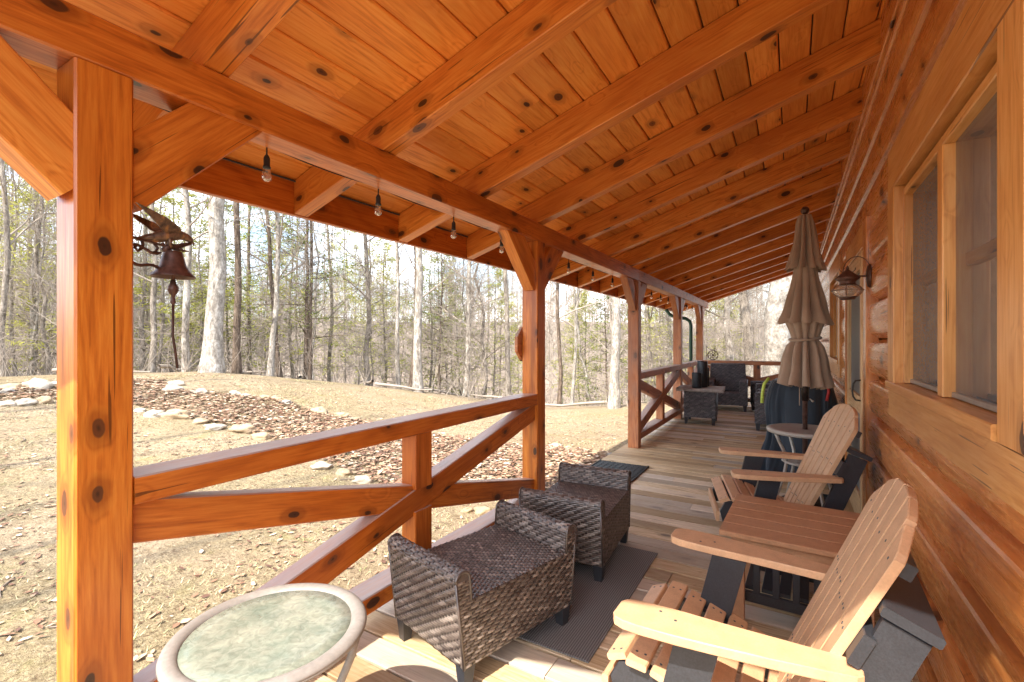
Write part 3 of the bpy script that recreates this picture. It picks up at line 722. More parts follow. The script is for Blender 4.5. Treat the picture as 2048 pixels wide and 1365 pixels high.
# ------------------------------------------------------------------ wicker
def weave(mb, P, lu, lv, cu=.046, cv=.0125, hgt=.0040, step=None, base=True, back=None):
    """P(u,v) in metres along the surface; strands run along u in twill order over a dark backing"""
    nv = max(1, round(lv/cv)); cv = lv/nv; nseg = 4; pitch = cu*1.32; step = step or pitch/3
    def nrm(u, v):
        e = .002; a = Vector(P(min(lu, u+e), v))-Vector(P(max(0, u-e), v)); b = Vector(P(u, min(lv, v+e)))-Vector(P(u, max(0, v-e)))
        return a.cross(b).normalized()
    if base:
        nu_ = max(2, int(lu/.04)); nv_ = max(2, int(lv/.04))
        mb.grid(lambda s, t: tuple(Vector(P(s*lu, t*lv))-nrm(s*lu, t*lv)*.003), nu_, nv_, True, .12)
    for j in range(nv):
        vc = (j+.5)*cv; u = -pitch+((j*step) % pitch)
        while u < lu:
            a = max(0, u); b = min(lu, u+cu)
            if b-a > .006:
                vv = []
                for q in range(nseg+1):
                    uu = a+(b-a)*q/nseg; n = nrm(uu, vc); w_ = math.sin(math.pi*min(1, max(0, (uu-u)/cu)))
                    hh = hgt*(w_**.4)
                    for tt, k in ((-.52, 0), (-.22, .9), (.22, .9), (.52, 0)):
                        vv.append(Vector(P(uu, min(lv, max(0, vc+tt*cv))))+n*(hh*(.35+k)-.001))
                ff = [(q*4+k, (q+1)*4+k, (q+1)*4+k+1, q*4+k+1) for q in range(nseg) for k in range(3)]
                mb.add(vv, ff, None, min(1, max(0, rnd.gauss(.66, .15))), True)
            g0 = u+cu; g1 = u+pitch
            if 0 <= g0 and g1 <= lu:
                n = nrm((g0+g1)/2, vc)
                vv = [Vector(P(g0+.0005, max(0, vc-cv*.75)))-n*.001, Vector(P(g1-.0005, max(0, vc-cv*.75)))-n*.001,
                      Vector(P(g1-.0005, vc))+n*.004, Vector(P(g0+.0005, vc))+n*.004,
                      Vector(P(g1-.0005, min(lv, vc+cv*.75)))-n*.001, Vector(P(g0+.0005, min(lv, vc+cv*.75)))-n*.001]
                mb.add(vv, [(0, 1, 2, 3), (3, 2, 4, 5)], None, rnd.uniform(.2, .6), True)
            u += pitch
def quadP(p00, p10, p11, p01, lu, lv):
    p00, p10, p11, p01 = map(Vector, (p00, p10, p11, p01))
    def P(u, v):
        s, t = u/lu, v/lv; return (p00*(1-s)+p10*s)*(1-t)+(p01*(1-s)+p11*s)*t
    return P
def wpatch(mb, p00, p10, p11, p01, **k):
    lu = max((Vector(p10)-Vector(p00)).length, (Vector(p11)-Vector(p01)).length); lv = max((Vector(p01)-Vector(p00)).length, (Vector(p11)-Vector(p10)).length)
    weave(mb, quadP(p00, p10, p11, p01, lu, lv), lu, lv, **k)
def leg(x, y, z1, top=.05, bot=.034, cx=0, cy=0):
    mb = MB(); a, b = top/2, bot/2; vv = []
    for z, h, ox, oy in ((0, b, x, y), (z1, a, x-cx, y-cy)):
        vv += [(ox-h, oy-h, z), (ox+h, oy-h, z), (ox+h, oy+h, z), (ox-h, oy+h, z)]
    mb.add(vv, [(0, 3, 2, 1), (4, 5, 6, 7), (0, 1, 5, 4), (1, 2, 6, 5), (2, 3, 7, 6), (3, 0, 4, 7)]); return mb
def make_ottoman():
    o = empty('wicker_ottoman', (0, 0, 0), cat='ottoman', group='wicker ottomans with raised ends')
    W = .255; zb = .10; zs = .365; zt_ = .455; yb = .335; yt = .375; yi = .300
    mb = MB()
    yf = lambda z: yb+(yt-yb)*(z-zb)/(zt_-zb)
    for s in (1, -1):                                   # long sides
        a, b = (-1, 1) if s > 0 else (1, -1)
        wpatch(mb, (s*W, a*yf(zb), zb), (s*W, b*yf(zb), zb), (s*W, b*yf(zs), zs), (s*W, a*yf(zs), zs))
        for e in (1, -1):                               # raised ends on the sides
            ya, y2 = (e*yi, e*yf(zs)), (e*(yi+.008), e*yt)
            if e*s > 0: wpatch(mb, (s*W, ya[0], zs), (s*W, ya[1], zs), (s*W, y2[1], zt_), (s*W, y2[0], zt_))
            else: wpatch(mb, (s*W, ya[1], zs), (s*W, ya[0], zs), (s*W, y2[0], zt_), (s*W, y2[1], zt_))
            rr = (yt-yi-.008)/2; cy = (yt+yi+.008)/2
            vv = [(s*(W-.001), e*(cy+rr*math.cos(R(k))), zt_+rr*math.sin(R(k))) for k in range(0, 181, 20)]
            mb.add(vv, [tuple(range(len(vv)))], None, .5)
            for k0, pts in enumerate(([(s*W, e*yf(zb), zb), (s*W, e*yt, zt_)], [(s*W, e*(cy+(rr+.002)*math.cos(R(k))), zt_+(rr+.002)*math.sin(R(k))) for k in range(0, 181, 20)]+[(s*W, e*yi, zs)])):
                mb.tube(pts, .0065, 6, rv=.45)
    for e in (1, -1):
        if e > 0: wpatch(mb, (W, yb, zb), (-W, yb, zb), (-W, yt, zt_), (W, yt, zt_))
        else: wpatch(mb, (-W, -yb, zb), (W, -yb, zb), (W, -yt, zt_), (-W, -yt, zt_))
        rr = (yt-yi-.008)/2; cy = (yt+yi+.008)/2; lv = math.pi*rr
        def P(u, v, e=e):
            a = v/rr; return (e*(W-u), e*(cy+rr*math.cos(a)), zt_+rr*math.sin(a))
        weave(mb, P, 2*W, lv)
        if e > 0: wpatch(mb, (W, yi+.008, zt_), (-W, yi+.008, zt_), (-W, yi, zs), (W, yi, zs))
        else: wpatch(mb, (-W, -yi-.008, zt_), (W, -yi-.008, zt_), (W, -yi, zs), (-W, -yi, zs))
    mb.build('frame', M['wick'], o)
    mb = MB(); wpatch(mb, (-W, -yi, zs), (W, -yi, zs), (W, yi, zs), (-W, yi, zs), cu=.030, cv=.0125); mb.build('seat', M['wick'], o)
    mb = MB(); bx(mb, -W+.01, W-.01, -yb+.01, yb-.01, zb-.004, zb+.004); mb.build('base_panel', M['black'], o)
    for sx in (1, -1):
        for sy in (1, -1): leg(sx*(W-.03), sy*(yb-.03), zb, .058, .040).build('leg', M['polyb'], o)
    return o
ot = make_ottoman()
ot.location = (-1.275, 1.90, 0); ot.rotation_euler.z = R(-15); ot['label'] = 'brown wicker ottoman closest to the viewer, beside the round glass table'
o2 = copy_tree(ot); o2.location = (-1.215, 2.92, 0); o2.rotation_euler.z = R(4); o2['label'] = 'dark wicker ottoman standing on the rug by the second post, behind another ottoman'

def make_armchair():
    o = empty('wicker_armchair', (0, 0, 0), cat='armchair', group='dark wicker armchairs')
    W = .38; D = .38; zb = .12; za = .62; t = .13; zt2 = .92; zs = .36; K = dict(cu=.055, cv=.021, hgt=.009)
    # front at y=-D
    for s in (1, -1):
        mb = MB(); x0, x1 = s*W, s*(W-t)
        p = [(x0, -D, zb), (x0, D, zb), (x0, D, za-.01), (x0, -D, za-.03)]
        if s > 0: wpatch(mb, *p, **K)
        else: wpatch(mb, p[1], p[0], p[3], p[2], **K)
        q = [(x1, -D, zs-.05), (x1, D-.12, zs-.05), (x1, D-.12, za-.01), (x1, -D, za-.03)]
        if s < 0: wpatch(mb, *q, **K)
        else: wpatch(mb, q[1], q[0], q[3], q[2], **K)
        a, b = (min(x0, x1), max(x0, x1))
        wpatch(mb, (a, -D, za-.03), (b, -D, za-.03), (b, D-.10, za-.01), (a, D-.10, za-.01), **K)
        wpatch(mb, (a, -D, zb), (b, -D, zb), (b, -D, za-.03), (a, -D, za-.03), **K)
        mb.build('arm', M['wickd'], o)
    mb = MB(); wb = W-.02
    wpatch(mb, (-wb, D-.14, zs), (wb, D-.14, zs), (wb*.92, D-.03, zt2), (-wb*.92, D-.03, zt2), **K)
    wpatch(mb, (wb, D, zb), (-wb, D, zb), (-wb*.92, D+.08, zt2), (wb*.92, D+.08, zt2), **K)
    wpatch(mb, (-wb*.92, D-.03, zt2), (wb*.92, D-.03, zt2), (wb*.92, D+.08, zt2+.008), (-wb*.92, D+.08, zt2+.008), **K)
    for s in (1, -1):
        p = [(s*wb, D-.14, zs), (s*wb, D, zs), (s*wb*.92, D+.08, zt2), (s*wb*.92, D-.03, zt2)]
        if s > 0: wpatch(mb, *p, **K)
        else: wpatch(mb, p[1], p[0], p[3], p[2], **K)
        mb.tube([(s*wb, D-.14, zs), (s*wb*.92, D-.03, zt2)], .012, 6)
    mb.tube([(-wb*.92, D-.03, zt2), (wb*.92, D-.03, zt2)], .012, 6)
    mb.build('backrest', M['wickd'], o)
    mb = MB(); x = W-t
    wpatch(mb, (-x, -D+.01, zs), (x, -D+.01, zs), (x, D-.14, zs-.02), (-x, D-.14, zs-.02), **K)
    wpatch(mb, (-x, -D+.005, zb), (x, -D+.005, zb), (x, -D+.005, zs), (-x, -D+.005, zs), **K)
    bx(mb, -W+.01, W-.01, -D+.01, D-.01, zb-.003, zb+.004)
    mb.build('seat', M['wickd'], o)
    for sx in (1, -1):
        for sy in (1, -1): leg(sx*(W-.04), sy*(D-.04), zb, .07, .045).build('leg', M['polyb'], o)
    return o
ac = make_armchair(); ac.location = (-1.17, 10.80, 0); ac.rotation_euler.z = R(4); ac['label'] = 'dark wicker armchair facing the viewer behind the coffee table'
a2 = copy_tree(ac); a2.location = (-.28, 10.55, 0); a2.rotation_euler.z = R(-78); a2['label'] = 'dark wicker armchair in the far right corner, mostly hidden behind another'
a3 = copy_tree(ac); a3.location = (-.12, 8.72, 0); a3.rotation_euler.z = R(-90); a3['label'] = 'dark wicker armchair seen from its side, next to the covered grill'

def coffee_table():
    o = empty('wicker_coffee_table', (-1.36, 8.75, 0), R(4), label='square dark wicker coffee table with grey plank top at the far end of the porch', cat='coffee table')
    W = .245; D = .29; K = dict(cu=.055, cv=.021, hgt=.009); zb, z1 = .12, .56; mb = MB()
    for c in range(4):
        pts = [(-W, -D), (W, -D), (W, D), (-W, D)]; a, b = pts[c], pts[(c+1) % 4]
        wpatch(mb, (*a, zb), (*b, zb), (*b, z1), (*a, z1), **K)
    bx(mb, -W+.01, W-.01, -D+.01, D-.01, zb-.003, zb+.004); mb.build('base', M['wickd'], o)
    mb = MB(); n = 6
    for k in range(n): 
        y = -.36+.72/n*k; mb.box(-.37, .37, y+.0015, y+.72/n-.0015, z1+.001, z1+.05, .004, 'x')
    mb.build('tabletop', M['slate'], o)
    for sx in (1, -1):
        for sy in (1, -1): leg(sx*(W-.03), sy*(D-.03), zb, .06, .04).build('leg', M['polyb'], o)
coffee_table()
def canister(x, y, r, h, label, z=.611):
    mb = MB(); mb.lathe([(0, 0), (r*.97, 0), (r, .006), (r, h-.008), (r*.985, h), (r*.9, h), (r*.88, h-.03), (0, h-.03)], n=28)
    solo(mb, 'candle_holder', M['candle'], (x, y, z), label=label, cat='candle holder', group='dark cylinders on the coffee table')
canister(-1.40, 8.56, .080, .26, 'short dark tin cylinder in front on the coffee table')
canister(-1.34, 8.76, .085, .45, 'tall dark tin cylinder in the middle of the coffee table')
canister(-1.33, 8.99, .070, .33, 'medium dark tin cylinder behind the tall one on the coffee table')
# ornament on the corner rail
def ornament():
    o = empty('metal_ornament', (-1.66, 11.38, RT), label='round openwork metal ornament with curled hook on the far corner rail', cat='ornament')
    mb = MB(); c = Vector((-1.52, 11.36, RT+.115))
    def circ(r, t, n=28): mb.tube([(c.x+r*math.cos(2*math.pi*k/n), c.y, c.z+r*math.sin(2*math.pi*k/n)) for k in range(n+1)], t, 6)
    circ(.105, .009); circ(.05, .007); circ(.018, .012, 12)
    for k in range(8):
        a = 2*math.pi*k/8; b = a+.5
        mb.tube([(c.x+.05*math.cos(a), c.y, c.z+.05*math.sin(a)), (c.x+.085*math.cos(a+.1), c.y, c.z+.085*math.sin(a+.1)), (c.x+.1*math.cos(b), c.y, c.z+.1*math.sin(b))], .007, 5)
    mb.build('disc', M['rust'], o, world=True)
    mb = MB(); mb.tube([(-1.66, 11.38, RT), (-1.66, 11.38, RT+.30), (-1.65, 11.37, RT+.33), (-1.63, 11.37, RT+.28), (-1.58, 11.36, RT+.245), (-1.52, 11.36, RT+.24), (-1.47, 11.36, RT+.26), (-1.45, 11.36, RT+.245)], .006, 6)
    mb.tube([(-1.52, 11.36, RT+.24), (-1.52, 11.36, RT+.22)], .004, 5)
    mb.build('hook', M['rust'], o, world=True)
ornament()

# ------------------------------------------------------------------ adirondack chairs
def make_chair():
    o = empty('adirondack_chair', (0, 0, 0), cat='chair', group='tan and black adirondack chairs')
    poly, blk = M['poly'], M['polyb']; screws = []
    # arms: x is front(-) to back(+)
    for s in (1, -1):
        xs = [-.372, -.362, -.335, -.29, -.19, -.08, .05, .17, .235, .25]
        wo = [.040, .060, .072, .078, .080, .076, .066, .052, .044, .030]
        wi = [.030, .048, .058, .060, .058, .050, .042, .036, .032, .022]
        cy = lambda x: .338-.055*(x+.38)/.6
        outl = [(x, cy(x)+b) for x, b in zip(xs, wo)]+[(x, cy(x)-b) for x, b in reversed(list(zip(xs, wi)))]
        mb = MB(); mb.prism(outl, .548, .576, lambda a, b, d, s=s: (a, s*b, d)); mb.build('arm', poly, o)
        # screws
        for sx, sy in ((-.25, .30), (-.20, .325), (.22, .275)): screws.append((Vector((sx, s*sy, .5757)), Vector((0, 0, 1))))
        mb = MB(); mb.prism([(-.20, .547), (-.33, .0), (-.21, .0), (-.075, .547)], .262, .292, lambda a, b, d, s=s: (a, s*d, b)); mb.build('front_leg', blk, o)
        # seat stringer / rear leg
        up = [(-.43, .285), (-.40, .345), (-.33, .360), (-.20, .325), (-.05, .265), (.10, .215), (.28, .13), (.42, .05), (.44, .0)]
        lo = [(.30, .0), (.20, .055), (.0, .145), (-.20, .205), (-.32, .22), (-.41, .20)]
        mb = MB(); mb.prism(up+lo, .225, .253, lambda a, b, d, s=s: (a, s*d, b)); mb.build('rear_leg', blk, o)
        # back support board
        a0, b0 = Vector((.13, 0, .20)), Vector((.335, 0, .70)); d = (b0-a0).normalized(); nn = Vector((-d.z, 0, d.x))
        P = [a0-nn*.05, b0-nn*.05, b0+nn*.05, a0+nn*.05]
        mb = MB(); mb.prism([(p.x, p.z) for p in P], .262, .288, lambda a, b, d, s=s: (a, s*d, b)); mb.build('back_support', blk, o)
    # seat slats following the stringer
    path = [(-.445, .255), (-.442, .31), (-.405, .362), (-.33, .376), (-.255, .358), (-.18, .334), (-.105, .306), (-.03, .276), (.045, .250)]
    ang = [88, 62, 22, -4, -16, -20, -22, -21, -18]
    for i, ((x, z), a) in enumerate(zip(path, ang)):
        if i == 1: continue
        d = Vector((math.cos(R(a)), 0, math.sin(R(a)))); h = .033
        mb = MB(); c = Vector((x, 0, z)); L2 = .285 if i > 3 else .292
        if i < 3: L2 = .262
        p = c; mb.beam(p-Vector((0, L2, 0)), p+Vector((0, L2, 0)), h*2, .022, .004, up=tuple(Vector((-d.z, 0, d.x))))
        mb.build('seat_slat', poly, o)
    # fan back
    A = Vector((.045, 0, .245)); B = Vector((.375, 0, .985)); dv = (B-A).normalized(); nv = Vector((dv.z, 0, -dv.x)); LB = (B-A).length
    ns = 6
    for k in range(ns):
        u0, u1 = -1+2*k/ns, -1+2*(k+1)/ns
        ypos = lambda u, t: u*(.22+.085*t/LB)
        def topl(u): return LB*(1-.15*abs(u)**2.3)
        step = .012 if k in (0, ns-1) else 0
        tops = []
        for q in range(6):
            u = u0+(u1-u0)*q/5; t = topl(u)-step; tops.append((t, ypos(u, t)))
        g = .0065
        pts = [(0, ypos(u0, 0)+g)]+[(t, y+(g if q == 0 else -g if q == 5 else 0)) for q, (t, y) in enumerate(tops)]+[(0, ypos(u1, 0)-g)]
        mb = MB(); mb.prism(pts, -.012, .012, lambda a, b, d: tuple(A+dv*a+nv*d+Vector((0, b, 0)))); mb.build('back_slat', poly, o)
    mb = MB()
    for k in range(ns):
        u = -1+2*(k+.5)/ns
        for t in (.10, .43, .66):
            for du in ((0,) if t == .66 else (-.05, .05)):
                c = A+dv*(t+(.012 if k % 2 else 0))-nv*.0115; c.y = (u+du)*(.22+.085*t/LB)
                screws.append((c.copy(), -nv))
    for (x, z), a_ in list(zip(path, ang))[2:]:
        d_ = Vector((math.cos(R(a_)), 0, math.sin(R(a_)))); n_ = Vector((-d_.z, 0, d_.x))
        for s in (1, -1):
            for q in (-.014, .014):
                c = Vector((x, s*.238, z))+d_*q+n_*.0105; screws.append((c.copy(), n_))
    mb = MB(); mb.lathe([(.0046, 0), (.0046, .0012), (.0036, .0018), (0, .0016)], n=8); sm_ = mb.mesh('screw', M['bracket'])
    for c, n_ in screws:
        q = bpy.data.objects.new('screw', sm_); COL.objects.link(q); q.parent = o; q.location = c; q.rotation_euler = n_.to_track_quat('Z', 'Y').to_euler()
    for t, w_, th, m in ((.10, .23, .05, blk), (.43, .30, .09, blk), (.66, .27, .04, blk)):
        c = A+dv*t+nv*.027; mb = MB(); mb.beam(c-Vector((0, w_, 0)), c+Vector((0, w_, 0)), .028, th, .003, up=tuple(dv)); mb.build('back_rail', m, o)
    c = Vector((.342, 0, .718)); mb = MB(); mb.beam(c-Vector((0, .30, 0)), c+Vector((0, .30, 0)), .125, .026, .004, up=(.38, 0, .92)); mb.build('back_rail', blk, o)
    mb = MB()
    for s in (1, -1): mb.box(-.33, -.27, s*.255-.001 if s > 0 else -.262, s*.255+.007 if s > 0 else -.254, .12, .19, .001, 'x')
    mb.build('bolt_plate', M['bracket'], o)
    return o
ch = make_chair(); ch.location = (-.085, 1.765, 0); ch.rotation_euler.z = R(-2); ch['label'] = 'tan slatted adirondack chair closest to the viewer, its near arm in full sun'
c2 = copy_tree(ch); c2.location = (-.045, 3.714, 0); c2.rotation_euler.z = R(13); c2['label'] = 'tan slatted adirondack chair beyond the square side table, in front of the umbrella'
def side_table():
    o = empty('side_table', (.03, 2.83, 0), R(-2), label='tan slatted side table with black lower rack between the two adirondack chairs', cat='side table')
    mb = MB(); X0, X1, Y0, Y1, Z = -.33, .36, -.31, .35, .47; n = 5; st = (Y1-Y0)/n
    for k in range(n): mb.box(X0, X1, Y0+st*k+.001, Y0+st*(k+1)-.001, Z-.026, Z, .004, 'x')
    mb.build('tabletop', M['polyt'], o)
    mb = MB(); mb.box(X0+.05, X1-.05, Y0+.05, Y0+.074, Z-.085, Z-.027, .003, 'x'); mb.box(X0+.05, X1-.05, Y1-.074, Y1-.05, Z-.085, Z-.027, .003, 'x')
    mb.box(X0+.05, X0+.074, Y0+.075, Y1-.075, Z-.085, Z-.027, .003, 'y'); mb.build('apron', M['polyt'], o)
    for sx in (X0+.075, X1-.1):
        for sy in (Y0+.09, Y1-.12):
            mb = MB(); mb.box(sx-.03, sx+.03, sy-.014, sy+.014, 0, Z-.03, .003, 'z'); mb.build('leg', M['polyt'], o)
    for sy in (Y0+.12, Y1-.15):
        mb = MB(); mb.box(X0+.09, X1-.1, sy-.012, sy+.012, Z-.16, Z-.10, .003, 'x', rv=.5); mb.box(X0+.09, X1-.1, sy-.012, sy+.012, .10, .15, .003, 'x')
        x = X0+.14
        while x < X1-.13: mb.box(x, x+.03, sy-.01, sy+.01, .151, Z-.161, .002, 'z'); x += .085
        mb.build('side_rack', M['polyb'], o)
    mb = MB(); x = X0+.10
    while x < X1-.12: mb.box(x, x+.05, Y0+.135, Y1-.165, .151, .17, .002, 'y'); x += .075
    mb.build('shelf', M['polyb'], o)
side_table()

# ------------------------------------------------------------------ round glass table
def round_table():
    o = empty('round_table', (-1.305, .825, 0), label='round patio table with pebbled glass top and stone grey rim in the sun', cat='table')
    r = .262; z = .56; mb = MB()
    prof = []
    for k in range(0, 361, 24): a = R(k); prof.append((r-.018+.024*math.cos(a), z-.006+.016*math.sin(a)))
    mb.lathe(prof, n=64); mb.build('rim', M['tableframe'], o)
    mb = MB(); mb.lathe([(0, z), (.10, z), (.18, z), (r-.034, z), (r-.034, z-.006), (0, z-.006)], n=64); mb.build('glass_top', M['tglass'], o)
    for k in range(3):
        a = R(120*k+40); ca, sa = math.cos(a), math.sin(a); mb = MB()
        pr = [(.245, z-.02), (.225, z-.10), (.17, .33), (.145, .24), (.155, .15), (.20, .06), (.24, .012)]
        mb.tube([(q*ca, q*sa, zz) for q, zz in pr], [.012, .012, .012, .013, .012, .012, .013], 8); mb.build('leg', M['tableframe'], o)
    mb = MB(); mb.tube([(.15*math.cos(R(t)), .15*math.sin(R(t)), .24) for t in range(0, 361, 12)], .008, 8); mb.build('ring', M['tableframe'], o)
round_table()

# ------------------------------------------------------------------ rugs
mb = MB(); mb.box(-.345, .345, -.615, .615, 0, .008, .003, 'x'); solo(mb, 'rug', M['rug'], (-1.105, 2.547, .003), label='grey brown woven rug under the wicker ottomans', cat='rug')
mb = MB(); mb.box(-.285, .285, -.45, .45, 0, .006, .002, 'x')
for k in range(14):
    for q in range(9):
        x = -.26+q*.058; y = -.425+k*.062; mb.box(x, x+.046, y, y+.022, .006, .012, .002, 'x'); mb.box(x+.01, x+.056, y+.031, y+.053, .006, .012, .002, 'x')
for s in (-1, 1): mb.box(s*.277-.008, s*.277+.008, -.45, .45, .006, .014, .002, 'y'); 
solo(mb, 'doormat', M['rubber'], (-1.655, 4.86, .003), label='black ribbed rubber mat at the open entry between the posts', cat='doormat')
mb = MB(); mb.box(-.20, .20, -.30, .30, 0, .006, .002, 'x'); mb.box(-.20, -.185, -.30, .30, .006, .025, .002, 'y'); mb.box(.185, .20, -.30, .30, .006, .025, .002, 'y'); mb.box(-.185, .185, -.30, -.285, .006, .025, .002, 'x'); mb.box(-.185, .185, .285, .30, .006, .025, .002, 'x')
solo(mb, 'boot_tray', M['rubber'], (.16, 4.80, .003), label='black low edged tray on the deck in front of the screen door', cat='tray')

# ------------------------------------------------------------------ umbrella and bistro table
UX, UY = .095, 4.705
def umbrella():
    o = empty('patio_umbrella', (UX, UY, 0), label='closed taupe patio umbrella tied at the waist, standing through a round table', cat='umbrella')
    mb = MB(); mb.tube([(0, 0, .05), (0, 0, 2.49)], .019, 16); mb.build('pole', M['rust'], o)
    mb = MB(); mb.lathe([(0, .0), (.20, .0), (.20, .03), (.18, .05), (.05, .06), (.03, .09), (.03, .25), (0, .25)], n=32); mb.build('base', M['metal_b'], o)
    mb = MB(); mb.tube([(0, 0, .90), (0, 0, 1.12)], .028, 14); mb.build('crank_hub', M['metal_b'], o)
    mb = MB(); mb.lathe([(.0, 2.545), (.018, 2.54), (.030, 2.525), (.033, 2.508), (.026, 2.49), (.016, 2.482), (.018, 2.47), (.03, 2.465)], n=20); mb.build('finial', M['rust'], o)
    def tier(prof, ph, deep, hem, nf=8, slant=0, seed=0):
        mb = MB(); rng = random.Random(seed); jit = [rng.uniform(-.35, .35) for _ in range(nf)]; am = [rng.uniform(.75, 1.25) for _ in range(nf)]
        na = 160; nz_ = 26
        def fn(u, v):
            a = 2*math.pi*u; fi = (a+ph)/(2*math.pi)*nf; k = int(fi) % nf; t = fi-int(fi)
            # profile radius
            s = v*(len(prof)-1); i = min(int(s), len(prof)-2); f = s-i; f2 = f*f*(3-2*f)
            r = prof[i][0]*(1-f)+prof[i+1][0]*f; z = prof[i][1]*(1-f)+prof[i+1][1]*f
            fold = abs(math.sin(math.pi*(t+jit[k]*.15*math.sin(math.pi*t))))**.75
            rr = r*.94*(1-deep*(1-fold)*am[k]*min(1, .35+v)) + (.006*math.sin(fi*7.3+v*5)+.022*mnoise.noise((math.cos(a)*2.2, math.sin(a)*2.2, v*3.2+seed*7)))*v
            zz = z+hem*(1-fold)*v*v - .01*math.sin(a+1)*v + slant*math.sin(a)*v
            return (rr*math.cos(a), rr*math.sin(a), zz)
        mb.grid(fn, na, nz_); return mb
    tier([(.020, 2.475), (.050, 2.47), (.075, 2.40), (.105, 2.22), (.135, 2.08), (.165, 2.00)], .2, .55, .035, nf=10, seed=1).build('canopy', M['taupe'], o)
    tier([(.085, 2.06), (.11, 1.92), (.15, 1.78), (.19, 1.65), (.225, 1.545)], .55, .52, .03, nf=10, seed=2).build('canopy', M['taupe'], o)
    tier([(.17, 1.60), (.13, 1.50), (.105, 1.42), (.15, 1.36), (.185, 1.25), (.205, 1.13), (.225, 1.035)], .1, .55, -.03, nf=11, seed=5).build('canopy', M['taupe'], o)
    mb = MB(); mb.tube([(.112*math.cos(R(t)), .112*math.sin(R(t)), 1.425+.012*math.sin(R(t+40))) for t in range(0, 361, 12)], .012, 6); mb.build('tie_strap', M['taupe'], o)
    mb = MB(); mb.tube([(-.04, -.02, 1.02), (-.04, -.022, .86)], .004, 6); mb.build('cord', M['taupe'], o)
umbrella()
def bistro():
    o = empty('bistro_table', (UX, UY, 0), label='small cream round metal table around the umbrella pole', cat='table')
    z = .665; mb = MB(); mb.lathe([(.03, z-.004), (.24, z-.004), (.262, z), (.285, z-.006), (.29, z-.02), (.282, z-.036), (.262, z-.038), (.25, z-.014), (.03, z-.014), (.03, z-.004)], n=56); mb.build('tabletop', M['bistro'], o)
    mb = MB(); mb.lathe([(.03, .39), (.16, .39), (.175, .38), (.16, .37), (.03, .37), (.03, .39)], n=40); mb.build('shelf', M['bistro'], o)
    for k in range(4):
        a = R(90*k+30); ca, sa = math.cos(a), math.sin(a); mb = MB()
        mb.tube([(q*ca, q*sa, zz) for q, zz in ((.25, z-.03), (.22, .56), (.165, .45), (.155, .38), (.175, .28), (.23, .12), (.27, .01))], .013, 8); mb.build('leg', M['bistro'], o)
bistro()

# ------------------------------------------------------------------ covered grill
def grill():
    o = empty('covered_grill', (.08, 5.85, 0), R(-4), label='grill hidden under a dark navy fabric cover behind the umbrella', cat='grill')
    mb = MB(); prof = [(.0, 1.02, 0), (.55, 1.02, .1), (.86, .99, .3), (.97, .91, .6), (1.0, .80, 1), (1.02, .5, 1.2), (1.10, .25, 1.8), (1.22, .02, 2.4)]
    hx, hy = .30, .30
    def fn(u, v):
        a = 2*math.pi*u; s = v*(len(prof)-1); i = min(int(s), len(prof)-2); f = s-i
        r = prof[i][0]*(1-f)+prof[i+1][0]*f; z = prof[i][1]*(1-f)+prof[i+1][1]*f; k = prof[i][2]*(1-f)+prof[i+1][2]*f
        ca, sa = math.cos(a), math.sin(a); e = .45
        sx = math.copysign(abs(ca)**e, ca); sy = math.copysign(abs(sa)**e, sa)
        fold = .030*k*mnoise.noise((ca*4.5, sa*4.5, z*1.3))+.028*k*mnoise.noise((ca*2.2+z*.8, sa*2.2, z*3.5))+.012*k*abs(mnoise.noise((ca*9, sa*9, z*2)))+.008*k*math.sin(a*9+z*3)
        return ((hx*r+fold)*sx, (hy*r+fold)*sy, z+.012*k*mnoise.noise((ca*4, sa*4, 7)))
    mb.grid(fn, 220, 40); mb.build('cover', M['cover'], o)
    mb = MB(); mb.tube([(-.27, -.25, 1.02), (-.310, -.28, .96), (-.325, -.29, .87), (-.33, -.295, .76)], .016, 8); mb.build('strap', M['lime'], o)
    mb = MB(); mb.tube([(.245, -.350, 1.00), (.25, -.366, .92), (.235, -.37, .83)], .012, 8); mb.build('handle_tape', M['red'], o)
    mb = MB(); mb.tube([(.03, -.36, .93), (.06, -.372, .86), (.12, -.375, .82), (.10, -.378, .84)], .005, 6); mb.lathe([(0, -.012), (.012, -.006), (.012, .006), (0, .012)], (.12, -.376, .82), 10); mb.build('toggle', M['bistro'], o)
grill()

